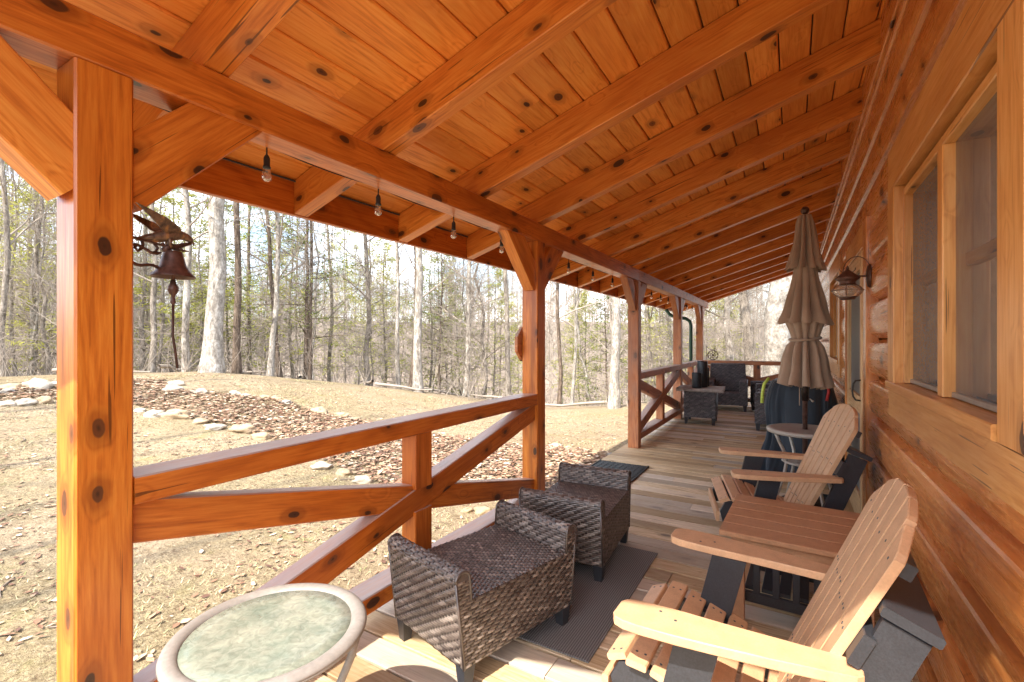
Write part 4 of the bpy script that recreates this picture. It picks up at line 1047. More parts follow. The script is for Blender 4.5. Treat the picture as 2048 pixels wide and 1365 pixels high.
# ------------------------------------------------------------------ stones
STONES = [(25, 775, 46, 'stonet', 'long tan stone lying farthest left on the back border'), (16, 783, 30, 'stoneg', 'shaded grey stone at the left edge, under a long tan one'),
 (76, 771, 64, 'stonew', 'biggest white rock left of the near post'), (108, 768, 24, 'stonew', 'small white rock tucked against the near post, beside the big white one'),
 (14, 808, 34, 'stonew', 'flat pale stone at the left edge of the front border'), (48, 806, 44, 'stonew', 'flat whitish stone second from the left in the front border'), (86, 803, 40, 'stonet', 'low tan stone just left of the near post'),
 (352, 768, 34, 'stonew', 'upper white rock of the pair below the biggest tree'), (346, 779, 44, 'stonew', 'lower white rock of the pair below the biggest tree'), (400, 784, 32, 'stonew', 'flat pale stone right of the pair of white rocks'),
 (468, 787, 28, 'stonew', 'bright white stone on the far edge of the leaf bed'), (492, 791, 24, 'stonew', 'small pale stone next to the bright white one on the far edge'), (530, 795, 26, 'stonet', 'shaded tan stone along the far edge of the leaf bed'), (552, 799, 26, 'stonet', 'brown stone between a shaded tan and a flat grey one'),
 (571, 804, 30, 'stoneg', 'flat grey stone on the far edge of the leaf bed'), (281, 821, 26, 'stonew', 'white stone touching the right side of the near post'), (308, 829, 42, 'stonew', 'narrow pale stone left of the big brown boulder'),
 (350, 829, 62, 'stonet', 'biggest brown boulder with a dark cavity, right of the near post'), (401, 842, 36, 'stonet', 'tan stone right of the brown boulder'), (430, 853, 44, 'stonew', 'pale pointed stone in the front border, left of two rounded ones'),
 (486, 857, 58, 'stonet', 'wide rounded cream stone on the front border'), (521, 873, 46, 'stonet', 'peach coloured round stone half hidden by the top rail'), (637, 822, 42, 'stonet', 'round tan boulder on the right end of the far edge'),
 (682, 829, 38, 'stonet', 'smooth tan stone right of the round boulder'), (711, 839, 22, 'stonet', 'small tan stone last in the row behind the top rail'), (644, 932, 42, 'stonew', 'broken pale stone below the top rail'),
 (688, 946, 38, 'stonet', 'round yellowish stone below the top rail'), (725, 961, 44, 'stonew', 'angular white and pink stone below the top rail'), (756, 972, 22, 'stonet', 'small stone half under the cross brace'),
 (1112, 894, 34, 'stonew', 'white stone right of the second post'), (1136, 896, 20, 'stonew', 'little white stone beside the white one right of the second post'), (966, 1022, 44, 'stonet', 'mossy smooth stone seen under the cross brace near the ottoman'),
 (934, 1020, 30, 'stonet', 'dull tan stone left of the mossy one under the cross brace'), (1196, 908, 34, 'stonet', 'tan rock at the corner of the step by the entry'), (1222, 911, 26, 'stoneg', 'grey brown rock against the deck edge by the entry')]
for i, (px, py, w_, m, lab) in enumerate(STONES):
    p = pix_ground(px, py+w_*.10)
    if p is None: continue
    dep = -p.x*math.sin(TH)+p.y*math.cos(TH); size = w_/FPX*dep/2*.88
    mb = MB(); rr = random.Random(100+i); ax, ay, az = 1.0, rr.uniform(.6, .85), rr.uniform(.42, .6); nu, nv = 28, 16
    def fn(u, v):
        a = 2*math.pi*u; b = math.pi*(v-.5); d = Vector((math.cos(b)*math.cos(a), math.cos(b)*math.sin(a), math.sin(b)))
        e = 1+.42*mnoise.noise(d*1.5+Vector((i*3.7, 0, 0)))-.10*abs(mnoise.noise(d*2.6+Vector((i, 5, i))))+.13*mnoise.noise(d*3.5+Vector((0, i*2.1, 0)))+.03*mnoise.noise(d*9)
        return (d.x*size*ax*e, d.y*size*ay*e, d.z*size*az*e)
    mb.grid(fn, nu, nv)
    solo(mb, 'stone', M[m], (p.x, p.y, p.z+size*az*.18), TH+rr.uniform(-.3, .3), label=lab, cat='stone', group='border stones around the leaf bed')

# ------------------------------------------------------------------ fallen leaves, sticks
def leafmat():
    t = NT('dry_leaf'); rv = t.attr('rv').outputs['Fac']
    t.col(t.ramp(rv, [(0, (.09, .042, .025)), (.25, (.19, .092, .052)), (.55, (.31, .18, .105)), (.8, (.44, .31, .20)), (1, (.55, .45, .34))])); t.set(Roughness=.75); return t.m
M['leaf'] = leafmat()
def leaf(mb, x, y, s, rng, zoff=0):
    z = zt(x, y)+.004+zoff; a = rng.uniform(0, 6.28); tl = rng.uniform(-.5, .5); cu = rng.uniform(.1, .5)
    ca, sa = math.cos(a), math.sin(a); w_ = s*rng.uniform(.3, .5)
    loc = [(-s, 0, 0), (-s*.3, w_, cu*w_), (s*.35, w_*.9, cu*w_), (s, 0, s*.2), (s*.35, -w_*.9, cu*w_), (-s*.3, -w_, cu*w_)]
    vv = []
    for px, py, pz in loc: vv.append((x+px*ca-py*sa, y+px*sa+py*ca, z+pz+py*tl*.6+abs(tl)*w_*.5+.003))
    mb.add(vv, [(0, 1, 2, 3), (0, 3, 4, 5)], None, rng.random())
def inpoly(x, y, P):
    c = False; j = len(P)-1
    for i in range(len(P)):
        if (P[i][1] > y) != (P[j][1] > y) and x < (P[j][0]-P[i][0])*(y-P[i][1])/(P[j][1]-P[i][1])+P[i][0]: c = not c
        j = i
    return c
bed_px = [(-60, 783), (100, 772), (240, 758), (330, 762), (345, 782), (460, 790), (580, 806), (640, 828), (720, 842), (830, 862), (950, 880), (1060, 892), (1150, 900), (1225, 912), (1195, 932), (1150, 990), (1080, 1010), (1000, 1000), (930, 1000), (860, 985), (770, 975), (720, 955), (650, 925), (540, 880), (480, 858), (400, 843), (330, 832), (270, 812), (100, 800), (-60, 803)]
bed = [p for p in (pix_ground(*q) for q in bed_px) if p]
bp = [(p.x, p.y) for p in bed]
x0, x1 = min(p[0] for p in bp), max(p[0] for p in bp); y0, y1 = min(p[1] for p in bp), max(p[1] for p in bp)
mb = MB(); rng = random.Random(5); n = 0
while n < 17000:
    x, y = rng.uniform(x0, x1), rng.uniform(y0, y1)
    if inpoly(x, y, bp) and x < -2.05:
        leaf(mb, x, y, rng.uniform(.022, .05), rng, rng.uniform(0, .035)); n += 1
mb.build('leaf_bed', M['leaf'], kind='stuff', label='brown fallen leaves filling the stone edged bed')
mb = MB(); n = 0
while n < 13000:
    r = 1.8+11.5*rng.random()**.75; a = rng.uniform(-.5, 2.2)+TH*0; x, y = -r*math.sin(a), r*math.cos(a)
    if x > -2.05: continue
    d = mnoise.noise((x*.7, y*.7, 5))
    if d < -.15 and rng.random() < .8: continue
    leaf(mb, x, y, rng.uniform(.012, .034), rng); n += 1
mb.build('loose_leaves', M['leaf'], kind='stuff', label='dry leaves scattered over the lawn')
t = NT('dry_grass'); rv = t.attr('rv').outputs['Fac']; t.col(t.ramp(rv, [(0, (.22, .17, .08)), (.5, (.42, .35, .19)), (.8, (.52, .45, .27)), (1, (.20, .24, .07))])); t.set(Roughness=.8)
mb = MB(); n = 0
while n < 26000:
    r = 1.9+11.8*rng.random()**.8; a = rng.uniform(-.5, 1.95); x, y = -r*math.sin(a), r*math.cos(a)
    if x > -2.05 or mnoise.noise((x*.9, y*.9, 12)) < -.02: continue
    z = zt(x, y); h = rng.uniform(.008, .028); b = rng.uniform(0, 6.28); l = rng.uniform(.015, .05); w_ = .0022+.0003*r
    dx, dy = math.cos(b)*l, math.sin(b)*l; ox, oy = -math.sin(b)*w_, math.cos(b)*w_
    mb.add([(x-ox, y-oy, z), (x+ox, y+oy, z), (x+dx, y+dy, z+h)], [(0, 1, 2)], None, rng.random()); n += 1
mb.build('dry_grass', t.m, kind='stuff', label='thin dry grass over the sandy lawn')
t = NT('stick_bark'); t.col((.20, .155, .12)); t.set(Roughness=.9); M['stick'] = t.m
mb = MB()
for _ in range(70):
    r = 2.6+9*rng.random(); a = rng.uniform(.1, 1.75); x, y = -r*math.sin(a), r*math.cos(a)
    if x > -2.4: continue
    b = rng.uniform(0, 6.28); l = rng.uniform(.08, .32); pts = []
    for k in range(5):
        xx, yy = x+math.cos(b)*l*k/4, y+math.sin(b)*l*k/4; b += rng.uniform(-.25, .25); pts.append((xx, yy, zt(xx, yy)+.009))
    mb.tube(pts, [.006, .0055, .005, .004, .002], 5)
mb.build('twigs', M['stick'], kind='stuff', label='small dead twigs lying on the lawn')

# ------------------------------------------------------------------ trees
def barkmat(name, a, b, c, sc=1):
    t = NT(name); g = t.n('ShaderNodeTexCoord').outputs['Object']
    n = t.noise(g, 9*sc, 8, .75, .5, (1, 1, .35)); n2 = t.noise(g, 2.2, 4, .6); n3 = t.noise(g, 30*sc, 4, .7, 0, (1, 1, .5))
    col = t.ramp(n, [(.36, a), (.5, b), (.63, c)]); col = t.mix(t.ramp(n2, [(.45, 0), (.65, .6)]), col, a)
    t.col(t.mix(t.ramp(n3, [(.35, .5), (.6, 0)]), col, tuple(x*.45 for x in a))); t.set(Roughness=.9, Specular_IOR_Level=.1); t.bump(n, 1, .04); return t.m
M['barkw'] = barkmat('pale_bark', (.17, .145, .12), (.40, .36, .31), (.66, .62, .56))
M['barkg'] = barkmat('grey_bark', (.14, .115, .09), (.33, .285, .235), (.52, .465, .40))
M['barkd'] = barkmat('dark_bark', (.075, .055, .042), (.18, .135, .10), (.34, .265, .21))
t = NT('twig_bark'); g = t.n('ShaderNodeTexCoord').outputs['Object']; nn_ = t.noise(g, 1.3, 3, .6)
t.col(t.mix(nn_, (.19, .15, .12), (.48, .42, .355))); t.set(Roughness=.9, Specular_IOR_Level=.1); M['twig'] = t.m
def needlemat(name, a, b):
    t = NT(name); rv = t.attr('rv').outputs['Fac']; c = t.mix(rv, a, b); t.col(c); t.set(Roughness=.7, Specular_IOR_Level=.2)
    tl = t.n('ShaderNodeBsdfTranslucent'); t.l(c, tl.inputs[0]); m = t.n('ShaderNodeMixShader'); m.inputs[0].default_value = .45
    t.l(t.p.outputs[0], m.inputs[1]); t.l(tl.outputs[0], m.inputs[2]); t.l(m.outputs[0], t.out.inputs[0]); return t.m
M['needle'] = needlemat('cedar_green', (.12, .16, .035), (.33, .37, .09))
M['needley'] = needlemat('pine_yellow_green', (.27, .29, .05), (.60, .58, .14))

def grow(rng, mb, p, d, r, ln, lvl, maxl, sides, tips=None, droop=0, kids_=(7, 6, 4), spread=1.0):
    """one branch as a bent tube; returns nothing, recurses"""
    nseg = 4 if lvl < 2 else 3; pts = [p.copy()]; rad = [r]; q = p.copy(); dd = d.copy()
    for k in range(nseg):
        dd = (dd+Vector((rng.uniform(-1, 1), rng.uniform(-1, 1), rng.uniform(-.6, .9)-droop))*.17).normalized()
        q = q+dd*ln/nseg; pts.append(q.copy()); rad.append(r*(1-(k+1)/nseg*.8))
    mb.tube(pts, rad, sides[min(lvl, len(sides)-1)], caps=False)
    if lvl >= maxl:
        if tips is not None: tips.append((pts, dd))
        return
    nk = kids_[min(lvl, len(kids_)-1)]
    for c in range(nk):
        t = .25+.75*(c+rng.random()*.8)/nk; i = min(int(t*nseg), nseg-1); f = t*nseg-i
        bp_ = pts[i].lerp(pts[min(i+1, nseg)], min(1, f)); ax = (pts[i+1]-pts[i]).normalized()
        perp = ax.cross(Vector((rng.uniform(-1, 1), rng.uniform(-1, 1), rng.uniform(-1, 1)))).normalized()
        nd = (ax*rng.uniform(.5, 1.0)+perp*rng.uniform(.6, 1.0)*spread+Vector((0, 0, .25-droop))).normalized()
        grow(rng, mb, bp_, nd, max(.0035, r*(1-.7*t)*.55), ln*rng.uniform(.42, .68), lvl+1, maxl, sides, tips, droop, kids_, spread)
def trunk_path(rng, h, lean, wob):
    pts = []; x = y = 0; vx, vy = lean
    for k in range(15):
        t = k/14; pts.append(Vector((x, y, h*t))); x += vx*h/14+rng.uniform(-wob, wob); y += vy*h/14+rng.uniform(-wob, wob)
    return pts
def at_path(pts, t):
    s = t*(len(pts)-1); i = min(int(s), len(pts)-2); return pts[i].lerp(pts[i+1], s-i)
def bare_tree(seed, h, r0, c0, nb, bl, lean=(0, 0), wob=.05, flare=1.5, fork=None, small=0, kk=(7, 5)):
    rng = random.Random(seed); T = MB(); pts = trunk_path(rng, h, lean, wob*h/14)
    tt = [0, .006, .02, .05]+[k/14 for k in range(1, 15)]
    P = []; Rr = []
    for t_ in tt:
        p = at_path(pts, t_); p.z = h*t_-(.25 if t_ == 0 else 0); P.append(p); e = 1+(flare-1)*math.exp(-t_*h/.35); Rr.append(max(.008, r0*e*(1-.82*t_)))
    T.tube(P, Rr, 12 if r0 > .09 else 8, caps=False)
    C = MB()
    if fork:
        q = at_path(pts, fork); grow(rng, C, q, Vector((rng.uniform(-.5, .5), rng.uniform(-.3, .3), 1)).normalized(), r0*.55, h*.45, 0, 3, (7, 5, 4, 3), None, 0, (8, 6, 4))
    for k in range(nb):
        t_ = c0+(1-c0)*(k+rng.random())/nb*.98; p = at_path(pts, t_); a = rng.uniform(0, 6.28); up = rng.uniform(.25, .9)
        L_ = bl*(1.1-.75*(t_-c0)/(1-c0))*rng.uniform(.6, 1.1)
        grow(rng, C, p, Vector((math.cos(a), math.sin(a), up)).normalized(), max(.006, r0*(1-.8*t_)*.42), L_, 0, 2, (4, 3, 3), None, 0, kk)
    for k in range(small):                                # stray low twigs on the trunk
        t_ = rng.uniform(.05, c0); p = at_path(pts, t_); a = rng.uniform(0, 6.28)
        grow(rng, C, p, Vector((math.cos(a), math.sin(a), rng.uniform(-.1, .6))).normalized(), .009, rng.uniform(.5, 1.6), 1, 2, (4, 3, 3), None, .1, (6, 5))
    return T, C
def evergreen(seed, h, r0, c0, nb, bl, dens, leafs):
    rng = random.Random(seed); T = MB(); pts = trunk_path(rng, h, (rng.uniform(-.03, .03), 0), .04)
    P = [Vector((0, 0, -.2))]+pts[1:]; T.tube(P, [max(.008, r0*(1-.88*k/14)) for k in range(15)], 8, caps=False)
    C = T; Lf = MB()
    for k in range(nb):
        t_ = c0+(1-c0)*(k+rng.random())/nb; p = at_path(pts, min(.99, t_)); a = rng.uniform(0, 6.28)
        L_ = bl*(1.05-.85*(t_-c0)/(1-c0))*rng.uniform(.55, 1.1); tips = []
        grow(rng, C, p, Vector((math.cos(a), math.sin(a), rng.uniform(-.05, .45))).normalized(), max(.006, r0*.25*(1-t_)+.005), L_, 0, 1, (4, 3), tips, .12, (7,), .9)
        keep = rng.random()
        for bp_, dd in tips:
            if rng.random() > dens: continue
            rv = rng.random()
            for _ in range(leafs):
                f = rng.uniform(.2, 1.0); s = f*(len(bp_)-1); i = min(int(s), len(bp_)-2); q = bp_[i].lerp(bp_[i+1], s-i)
                q = q+Vector((rng.gauss(0, .055), rng.gauss(0, .055), rng.gauss(-.01, .035)))
                d1 = Vector((rng.uniform(-1, 1), rng.uniform(-1, 1), rng.uniform(-.5, .4))).normalized()*rng.uniform(.04, .10)
                d2 = d1.cross(Vector((rng.uniform(-1, 1), rng.uniform(-1, 1), 1))).normalized()*rng.uniform(.011, .022)
                Lf.add([q-d1, q+d2, q+d1, q-d2], [(0, 1, 2, 3)], None, min(1, max(0, rv*.6+rng.random()*.5)))
    return T, C, Lf
def mk_tree(name, parts, label, cat='tree', group='trees in the woods beyond the lawn'):
    o = empty(name, (0, 0, 0), label=label, cat=cat, group=group)
    for nm, mb, m in parts: mb.build(nm, m, o)
    return o
# prototypes -----------------------------------------------------------
rngT = random.Random(77)
P_big = []; P_mid = []; P_thin = []; P_sap = []; P_ev = []
for k in range(3):
    T, C = bare_tree(10+k, 17, .165, .30, 17, 3.6, (rngT.uniform(-.02, .02), 0), .07, 1.55, fork=(.38 if k == 1 else None), small=9); P_big.append((T, C))
for k in range(4):
    T, C = bare_tree(20+k, 14, .085, .18, 22, 2.5, (rngT.uniform(-.03, .03), 0), .10, 1.35, small=8); P_mid.append((T, C))
for k in range(4):
    T, C = bare_tree(30+k, 10, .036, .10, 30, 2.0, (rngT.uniform(-.05, .05), 0), .16, 1.2, small=3, kk=(8, 7)); P_thin.append((T, C))
for k in range(3):
    T, C = bare_tree(40+k, 6, .020, .06, 30, 1.6, (rngT.uniform(-.09, .09), 0), .16, 1.1, kk=(8, 7)); P_sap.append((T, C))
for k in range(3): P_ev.append(evergreen(50+k, (9.5, 8, 6)[k], (.075, .06, .045)[k], (.12, .06, .03)[k], (60, 52, 44)[k], (2.1, 1.9, 1.7)[k], .8, 13))
def ms(T, n, m): return T.mesh(n, m)
LIB = {}
def lib(key, parts):
    LIB[key] = [(nm, mb.mesh(nm, m)) for nm, mb, m in parts]
for k, (T, C) in enumerate(P_big):
    lib(('big', k, 'w'), [('trunk', T, M['barkw']), ('crown', C, M['twig'])]); lib(('big', k, 'd'), [('trunk', T, M['barkd']), ('crown', C, M['twig'])]); lib(('big', k, 'g'), [('trunk', T, M['barkg']), ('crown', C, M['twig'])])
for k, (T, C) in enumerate(P_mid):
    lib(('mid', k, 'g'), [('trunk', T, M['barkg']), ('crown', C, M['twig'])]); lib(('mid', k, 'w'), [('trunk', T, M['barkw']), ('crown', C, M['twig'])]); lib(('mid', k, 'd'), [('trunk', T, M['barkd']), ('crown', C, M['twig'])])
for k, (T, C) in enumerate(P_thin):
    lib(('thin', k, 'g'), [('trunk', T, M['barkg']), ('crown', C, M['twig'])]); lib(('thin', k, 'w'), [('trunk', T, M['barkw']), ('crown', C, M['twig'])])
for k, (T, C) in enumerate(P_sap): lib(('sap', k, 'g'), [('trunk', T, M['barkg']), ('crown', C, M['twig'])])
for k, (T, C, Lf) in enumerate(P_ev):
    lib(('ev', k, 'n'), [('trunk', T, M['barkd']), ('foliage', Lf, M['needle'])])
    lib(('ev', k, 'y'), [('trunk', T, M['barkg']), ('foliage', Lf, M['needley'])])
def place(key, x, y, rz, sc=1, sxy=None, label='', name='bare_tree', lean=(0, 0), group='trees in the woods beyond the lawn'):
    o = empty(name, (x, y, zt(x, y)), rz, label=label, cat='tree', group=group); o.scale = ((sxy or sc), (sxy or sc), sc)
    if lean != (0, 0): o.rotation_euler = (lean[0], lean[1], rz)
    for nm, me in LIB[key]:
        c = bpy.data.objects.new(nm, me); COL.objects.link(c); c.parent = o
    return o
def at_px(px, r):
    az = TH-math.atan((px-1024)/FPX); return -r*math.sin(az), r*math.cos(az)
# (pixel column, distance, trunk width px near base, kind, tone, label, lean)
NEAR = [
 (424, 13.8, 42, 'big', 0, 'w', 'thickest pale leaning tree at the crest of the lawn, right of the bell'), (373, 14.6, 17, 'mid', 0, 'w', 'straight pale grey tree just left of the thickest leaning one'),
 (303, 15.5, 14, 'mid', 1, 'g', 'grey tree behind the bell clapper'), (284, 18, 12, 'mid', 2, 'g', 'thin grey tree hugging the right side of the near post'),
 (474, 15.2, 18, 'big', 1, 'd', 'dark rough tree close behind the thickest pale one'), (540, 15.0, 15, 'mid', 3, 'w', 'pale tree with a curved dark neighbour at its foot'),
 (560, 15.6, 12, 'mid', 1, 'd', 'dark curved tree leaning on a pale one'), (737, 16.5, 13, 'mid', 2, 'g', 'grey tree with yellow green branches round it'),
 (797, 16, 11, 'mid', 0, 'w', 'slim pale tree left of the paired trunks'), (836, 14.6, 22, 'big', 2, 'w', 'thick pale trunk of the pair in the middle of the view'),
 (822, 15.4, 12, 'mid', 3, 'd', 'dark trunk of the pair in the middle of the view'), (931, 16, 14, 'mid', 1, 'w', 'pale straight tree left of the second post'),
 (963, 17.5, 9, 'thin', 2, 'g', 'thin tree between two pale ones left of the second post'), (1017, 16.5, 14, 'big', 1, 'g', 'forked grey tree touching the left of the second post'),
 (1118, 15.2, 10, 'mid', 2, 'd', 'dark slim trunk seen right of the second post'), (1143, 17, 9, 'mid', 0, 'w', 'pale slim trunk beside the dark one right of the second post'),
 (1188, 19, 8, 'thin', 1, 'w', 'thin whitish trunk midway between second and third post'), (1228, 14.2, 24, 'big', 0, 'w', 'pale tree with flared foot left of the third post'),
 (1300, 18, 14, 'mid', 3, 'g', 'mottled grey tree behind the first far railing'), (1352, 21, 12, 'mid', 0, 'w', 'pale tree behind the fourth post'),
 (1470, 19, 20, 'mid', 1, 'w', 'pale tree over the end railing, left of a crooked one'), (1504, 18, 26, 'big', 2, 'g', 'crooked mottled tree over the end railing'),
 (1452, 24, 12, 'mid', 2, 'w', 'slim white tree above the round ornament'), (1552, 15.5, 62, 'big', 0, 'w', 'huge bright trunk left of the closed umbrella'),
 (1532, 19, 22, 'mid', 3, 'd', 'dark trunk beside the huge bright one'), (8, 16, 14, 'mid', 2, 'g', 'grey tree at the left edge of the view'),
 (60, 19, 16, 'mid', 0, 'w', 'pale tree left of the near post'), (96, 18, 10, 'thin', 3, 'g', 'thin tree touching the left of the near post'),
 (620, 15.5, 9, 'mid', 1, 'd', 'slender dark trunk among the dark green boughs'), (660, 20, 10, 'mid', 2, 'g', 'plain grey trunk between dark boughs and yellow ones'),
]
for (px, r, wpx, kind, k, tone, lab) in NEAR:
    x, y = at_px(px, r); dep = -x*math.sin(TH)+y*math.cos(TH)
    rr0 = {'big': .165, 'mid': .085, 'thin': .036}[kind]; s = (wpx*.5/FPX*dep)/rr0*.80
    o = place((kind, k, tone), x, y, rngT.uniform(0, 6.28), rngT.uniform(.9, 1.1), s, lab)
    ln_ = {424: 2.6, 560: -3.5, 303: -2, 1504: -2.5, 1017: -1.5, 836: -.6}.get(px, 0)
    if ln_:
        o.rotation_mode = 'QUATERNION'; from mathutils import Quaternion
        o.rotation_quaternion = Quaternion(F_, R(ln_)) @ Quaternion((0, 0, 1), rngT.uniform(0, 6.28))
EV = [(612, 16.2, 0, 'n', 1.0, 'tall dark green cedar under the second bay of the eave'), (735, 19, 1, 'y', 1.05, 'yellow green pine in the second bay'), (880, 18, 1, 'n', .9, 'bushy cedar right of the paired trunks'),
      (345, 20, 1, 'y', 1.0, 'yellowish pine seen behind the bell cord'), (500, 22, 0, 'n', 1.15, 'tall cedar right of the thickest pale tree'), (60, 22, 0, 'y', 1.0, 'soft green pine left of the near post'),
      (20, 26, 1, 'n', 1.2, 'green cedar at the far left edge'), (1215, 19, 2, 'n', .95, 'low green cedar just left of the third post'), (1160, 24, 2, 'y', 1.0, 'yellow green sapling between the second and third post'),
      (1320, 17.5, 1, 'y', .8, 'bright green pine behind the first far railing'), (1450, 20, 2, 'y', .95, 'leafy green bush above the end railing'), (905, 23, 2, 'y', 1.1, 'yellowish cedar low behind the pale straight tree'),
      (440, 24, 1, 'n', 1.2, 'green cedar high between the pale trunks'), (1010, 28, 2, 'y', 1.2, 'pale green cedar left of the second post, farther back'), (690, 30, 0, 'y', 1.2, 'loose yellow green pine far back in the second bay'), (215, 21, 0, 'n', 1.0, 'cedar standing behind the near post')]
for (px, r, k, tone, s, lab) in EV:
    x, y = at_px(px, r); place(('ev', k, tone), x, y, rngT.uniform(0, 6.28), s, None, lab, 'evergreen_tree', group='evergreens among the bare trees')
for (px, r, k, s_, lab) in ((150, 20, 1, .9, 'x'), (318, 17.5, 2, 1.1, 'small yellow green pine directly behind the bell rope'), (395, 19.5, 2, 1.15, 'small yellow green pine between the two pale trees by the bell'), (455, 20.5, 1, .95, 'yellow green pine just right of the thickest tree'),
      (585, 19, 2, 1.2, 'small yellow green pine left of the tall cedar'), (770, 21, 1, .95, 'feathery yellow green pine left of the slim pale tree'), (860, 20, 2, 1.2, 'low yellow pine right of the paired trunks'), (985, 21, 2, 1.1, 'low yellow green pine left of the forked tree'),
      (30, 19, 2, 1.2, 'small yellow pine at the left edge of the view'), (85, 21, 1, 1.0, 'yellow green pine nearest the left side of the near post'), (1175, 20, 2, .9, 'low bright sapling right of the pale slim trunk'), (1275, 20, 1, .8, 'bright green pine right behind the third post'), (1340, 22, 2, 1.1, 'leafy bright sapling left of the fourth post'), (1425, 21, 2, 1.0, 'green sapling behind the round ornament')):
    if lab == 'x': continue
    x, y = at_px(px, r); place(('ev', k, 'y'), x, y, rngT.uniform(0, 6.28), s_, None, lab, 'evergreen_tree', group='evergreens among the bare trees')
# random individual trees further in: nothing in the photo tells these apart
cnt = 0; used = []
while cnt < 215:
    r = 15.5+38*rngT.random()**1.15; px = rngT.uniform(-260, 1640); x, y = at_px(px, r)
    if x > -2.5 and y < 14.5: continue
    if any((x-a)**2+(y-b)**2 < .7 for a, b in used): continue
    used.append((x, y)); q = rngT.random()
    if r < 27: key = rngT.choice([('thin', rngT.randrange(4), rngT.choice('gw')), ('sap', rngT.randrange(3), 'g'), ('sap', rngT.randrange(3), 'g'), ('thin', rngT.randrange(4), 'g')])
    else: key = rngT.choice([('mid', rngT.randrange(4), rngT.choice('gwd')), ('mid', rngT.randrange(4), rngT.choice('gw')), ('thin', rngT.randrange(4), rngT.choice('gw')), ('thin', rngT.randrange(4), 'w'), ('big', rngT.randrange(3), rngT.choice('gw'))])
    wide = {'big': .5, 'mid': .62}.get(key[0], 1.0)
    lab = {'thin': 'thin bare tree in the crowd of the woods', 'sap': 'bare twiggy sapling in the woods', 'mid': 'medium bare tree in the crowd of the woods', 'big': 'tall bare tree deeper in the woods'}[key[0]]
    place(key, x, y, rngT.uniform(0, 6.28), rngT.uniform(.85, 1.2), wide, lab, 'bare_tree' if key[0] != 'sap' else 'sapling', group='bare trees crowding the woods' if key[0] != 'sap' else 'bare saplings in the woods'); cnt += 1
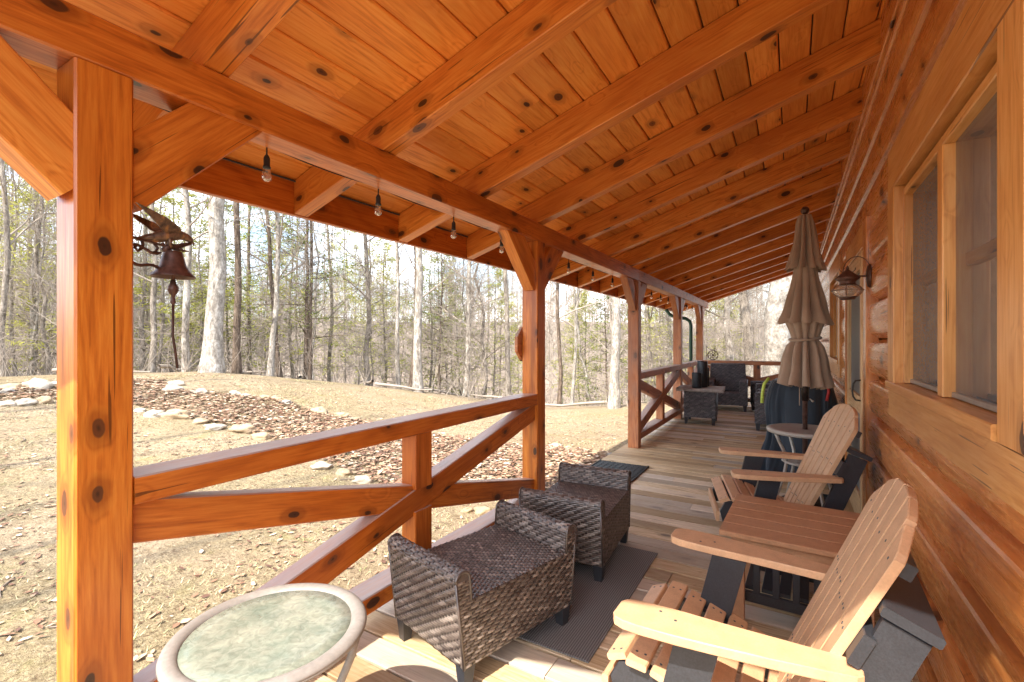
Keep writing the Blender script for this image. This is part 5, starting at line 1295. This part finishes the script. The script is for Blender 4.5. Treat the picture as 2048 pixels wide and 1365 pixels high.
# trees south of the camera whose shadows streak the lawn
for (x, y, key, s) in ((-6.5, -12, ('big', 0, 'g'), 1.0), (-13, -9, ('big', 2, 'g'), 1.0), (-9.5, -16, ('mid', 1, 'g'), 1.2), (-4.2, -9.0, ('mid', 2, 'g'), 1.1), (-17, -6, ('mid', 3, 'g'), 1.2), (-8.0, -6.5, ('mid', 0, 'g'), 1.1), (-11.5, -4.0, ('mid', 2, 'g'), 1.2), (-14.5, -2.5, ('big', 1, 'g'), 1.0), (-5.2, -7.0, ('mid', 3, 'g'), 1.0), (-9.8, -8.5, ('big', 0, 'g'), .95), (-19, -3, ('big', 2, 'g'), 1.0)):
    place(key, x, y, rngT.uniform(0, 6.28), s, None, 'bare tree on the sunny side of the yard behind the viewer', 'bare_tree', group='bare trees behind the viewer')
def brush():
    mb = MB(); rg = random.Random(44)
    for _ in range(520):
        r = rg.uniform(14.2, 20); px = rg.uniform(-250, 1650); x, y = at_px(px, r)
        if x > -2.4 and y < 13: continue
        z = zt(x, y); 
        for k in range(rg.randint(1, 3)):
            a = rg.uniform(0, 6.28); d = Vector((math.cos(a)*.5, math.sin(a)*.5, rg.uniform(.5, 1.3))).normalized(); h = rg.uniform(.5, 1.7)
            p0 = Vector((x, y, z)); p1 = p0+d*h*.5; p2 = p1+(d+Vector((rg.uniform(-.5, .5), rg.uniform(-.5, .5), .1))).normalized()*h*.5
            mb.tube([p0, p1, p2], [.008, .006, .003], 3, caps=False)
            for q in range(4):
                b0 = p0.lerp(p2, rg.uniform(.3, 1)); mb.tube([b0, b0+Vector((rg.uniform(-1, 1), rg.uniform(-1, 1), rg.uniform(-.1, .9))).normalized()*h*.3], [.004, .002], 3, caps=False)
    for _ in range(40):
        r = rg.uniform(14.5, 24); px = rg.uniform(-200, 1300); x, y = at_px(px, r); a = rg.uniform(0, 6.28); l = rg.uniform(.8, 3); pts = []
        for k in range(5): xx, yy = x+math.cos(a)*l*k/4, y+math.sin(a)*l*k/4; pts.append((xx, yy, zt(xx, yy)+.05+rg.uniform(0, .12)))
        mb.tube(pts, [.05, .045, .04, .03, .015], 6, caps=False)
    mb.build('brush', M['twig'], kind='stuff', label='bare brush and fallen limbs along the edge of the woods')
brush()
# the far wood: one mass
def far_wood():
    T = MB(); rng = random.Random(99)
    protos = []
    for s in range(6):
        h = rng.uniform(10, 15); V = MB(); path = trunk_path(rng, h, (rng.uniform(-.03, .03), 0), .1)
        V.tube(path[::2]+[path[-1]], [.085*(1-.85*k/8) for k in range(9)][:len(path[::2])+1], 4, caps=False, smooth=True)
        for k in range(26):
            t_ = .2+.78*k/26; p = at_path(path, t_); a = rng.uniform(0, 6.28)
            d = Vector((math.cos(a), math.sin(a), rng.uniform(.4, 1.1))).normalized(); L_ = 2.9*(1.1-t_)+.4; e = p+d*L_*.55; f = e+(d+Vector((rng.uniform(-.4, .4), rng.uniform(-.4, .4), .3))).normalized()*L_*.5
            V.tube([p, e, f], [.035, .022, .008], 3, caps=False)
            for q in range(6):
                b0 = p.lerp(e, rng.random()) if q % 2 else e.lerp(f, rng.random()); d2 = (d+Vector((rng.uniform(-1, 1), rng.uniform(-1, 1), rng.uniform(-.2, 1)))).normalized(); b1 = b0+d2*rng.uniform(.5, 1.2)
                V.tube([b0, b1], [.013, .005], 3, caps=False)
        protos.append(V)
    import array
    verts = []; faces = []; rvs = []
    n = 0
    while n < 700:
        r = 36+120*rng.random()**.9; px = rng.uniform(-350, 1720); x, y = at_px(px, r)
        V = rng.choice(protos); w_ = 1; a = rng.uniform(0, 6.28); s = rng.uniform(.8, 1.25)*(1+.0*r); w2 = 1+r/120; ca, sa = math.cos(a)*s, math.sin(a)*s; z = zt(x, y)-.2; b = len(verts)
        verts += [(x+p[0]*ca-p[1]*sa, y+p[0]*sa+p[1]*ca, z+p[2]*s) for p in V.v]; faces += [tuple(i+b for i in f) for f in V.f]; n += 1
    me = bpy.data.meshes.new('far_wood'); me.from_pydata(verts, [], faces); me.materials.append(M['twig']); me.update()
    o = bpy.data.objects.new('far_wood', me); COL.objects.link(o); tag(o, 'pale bare wood covering the far hillside', kind='stuff')
far_wood()
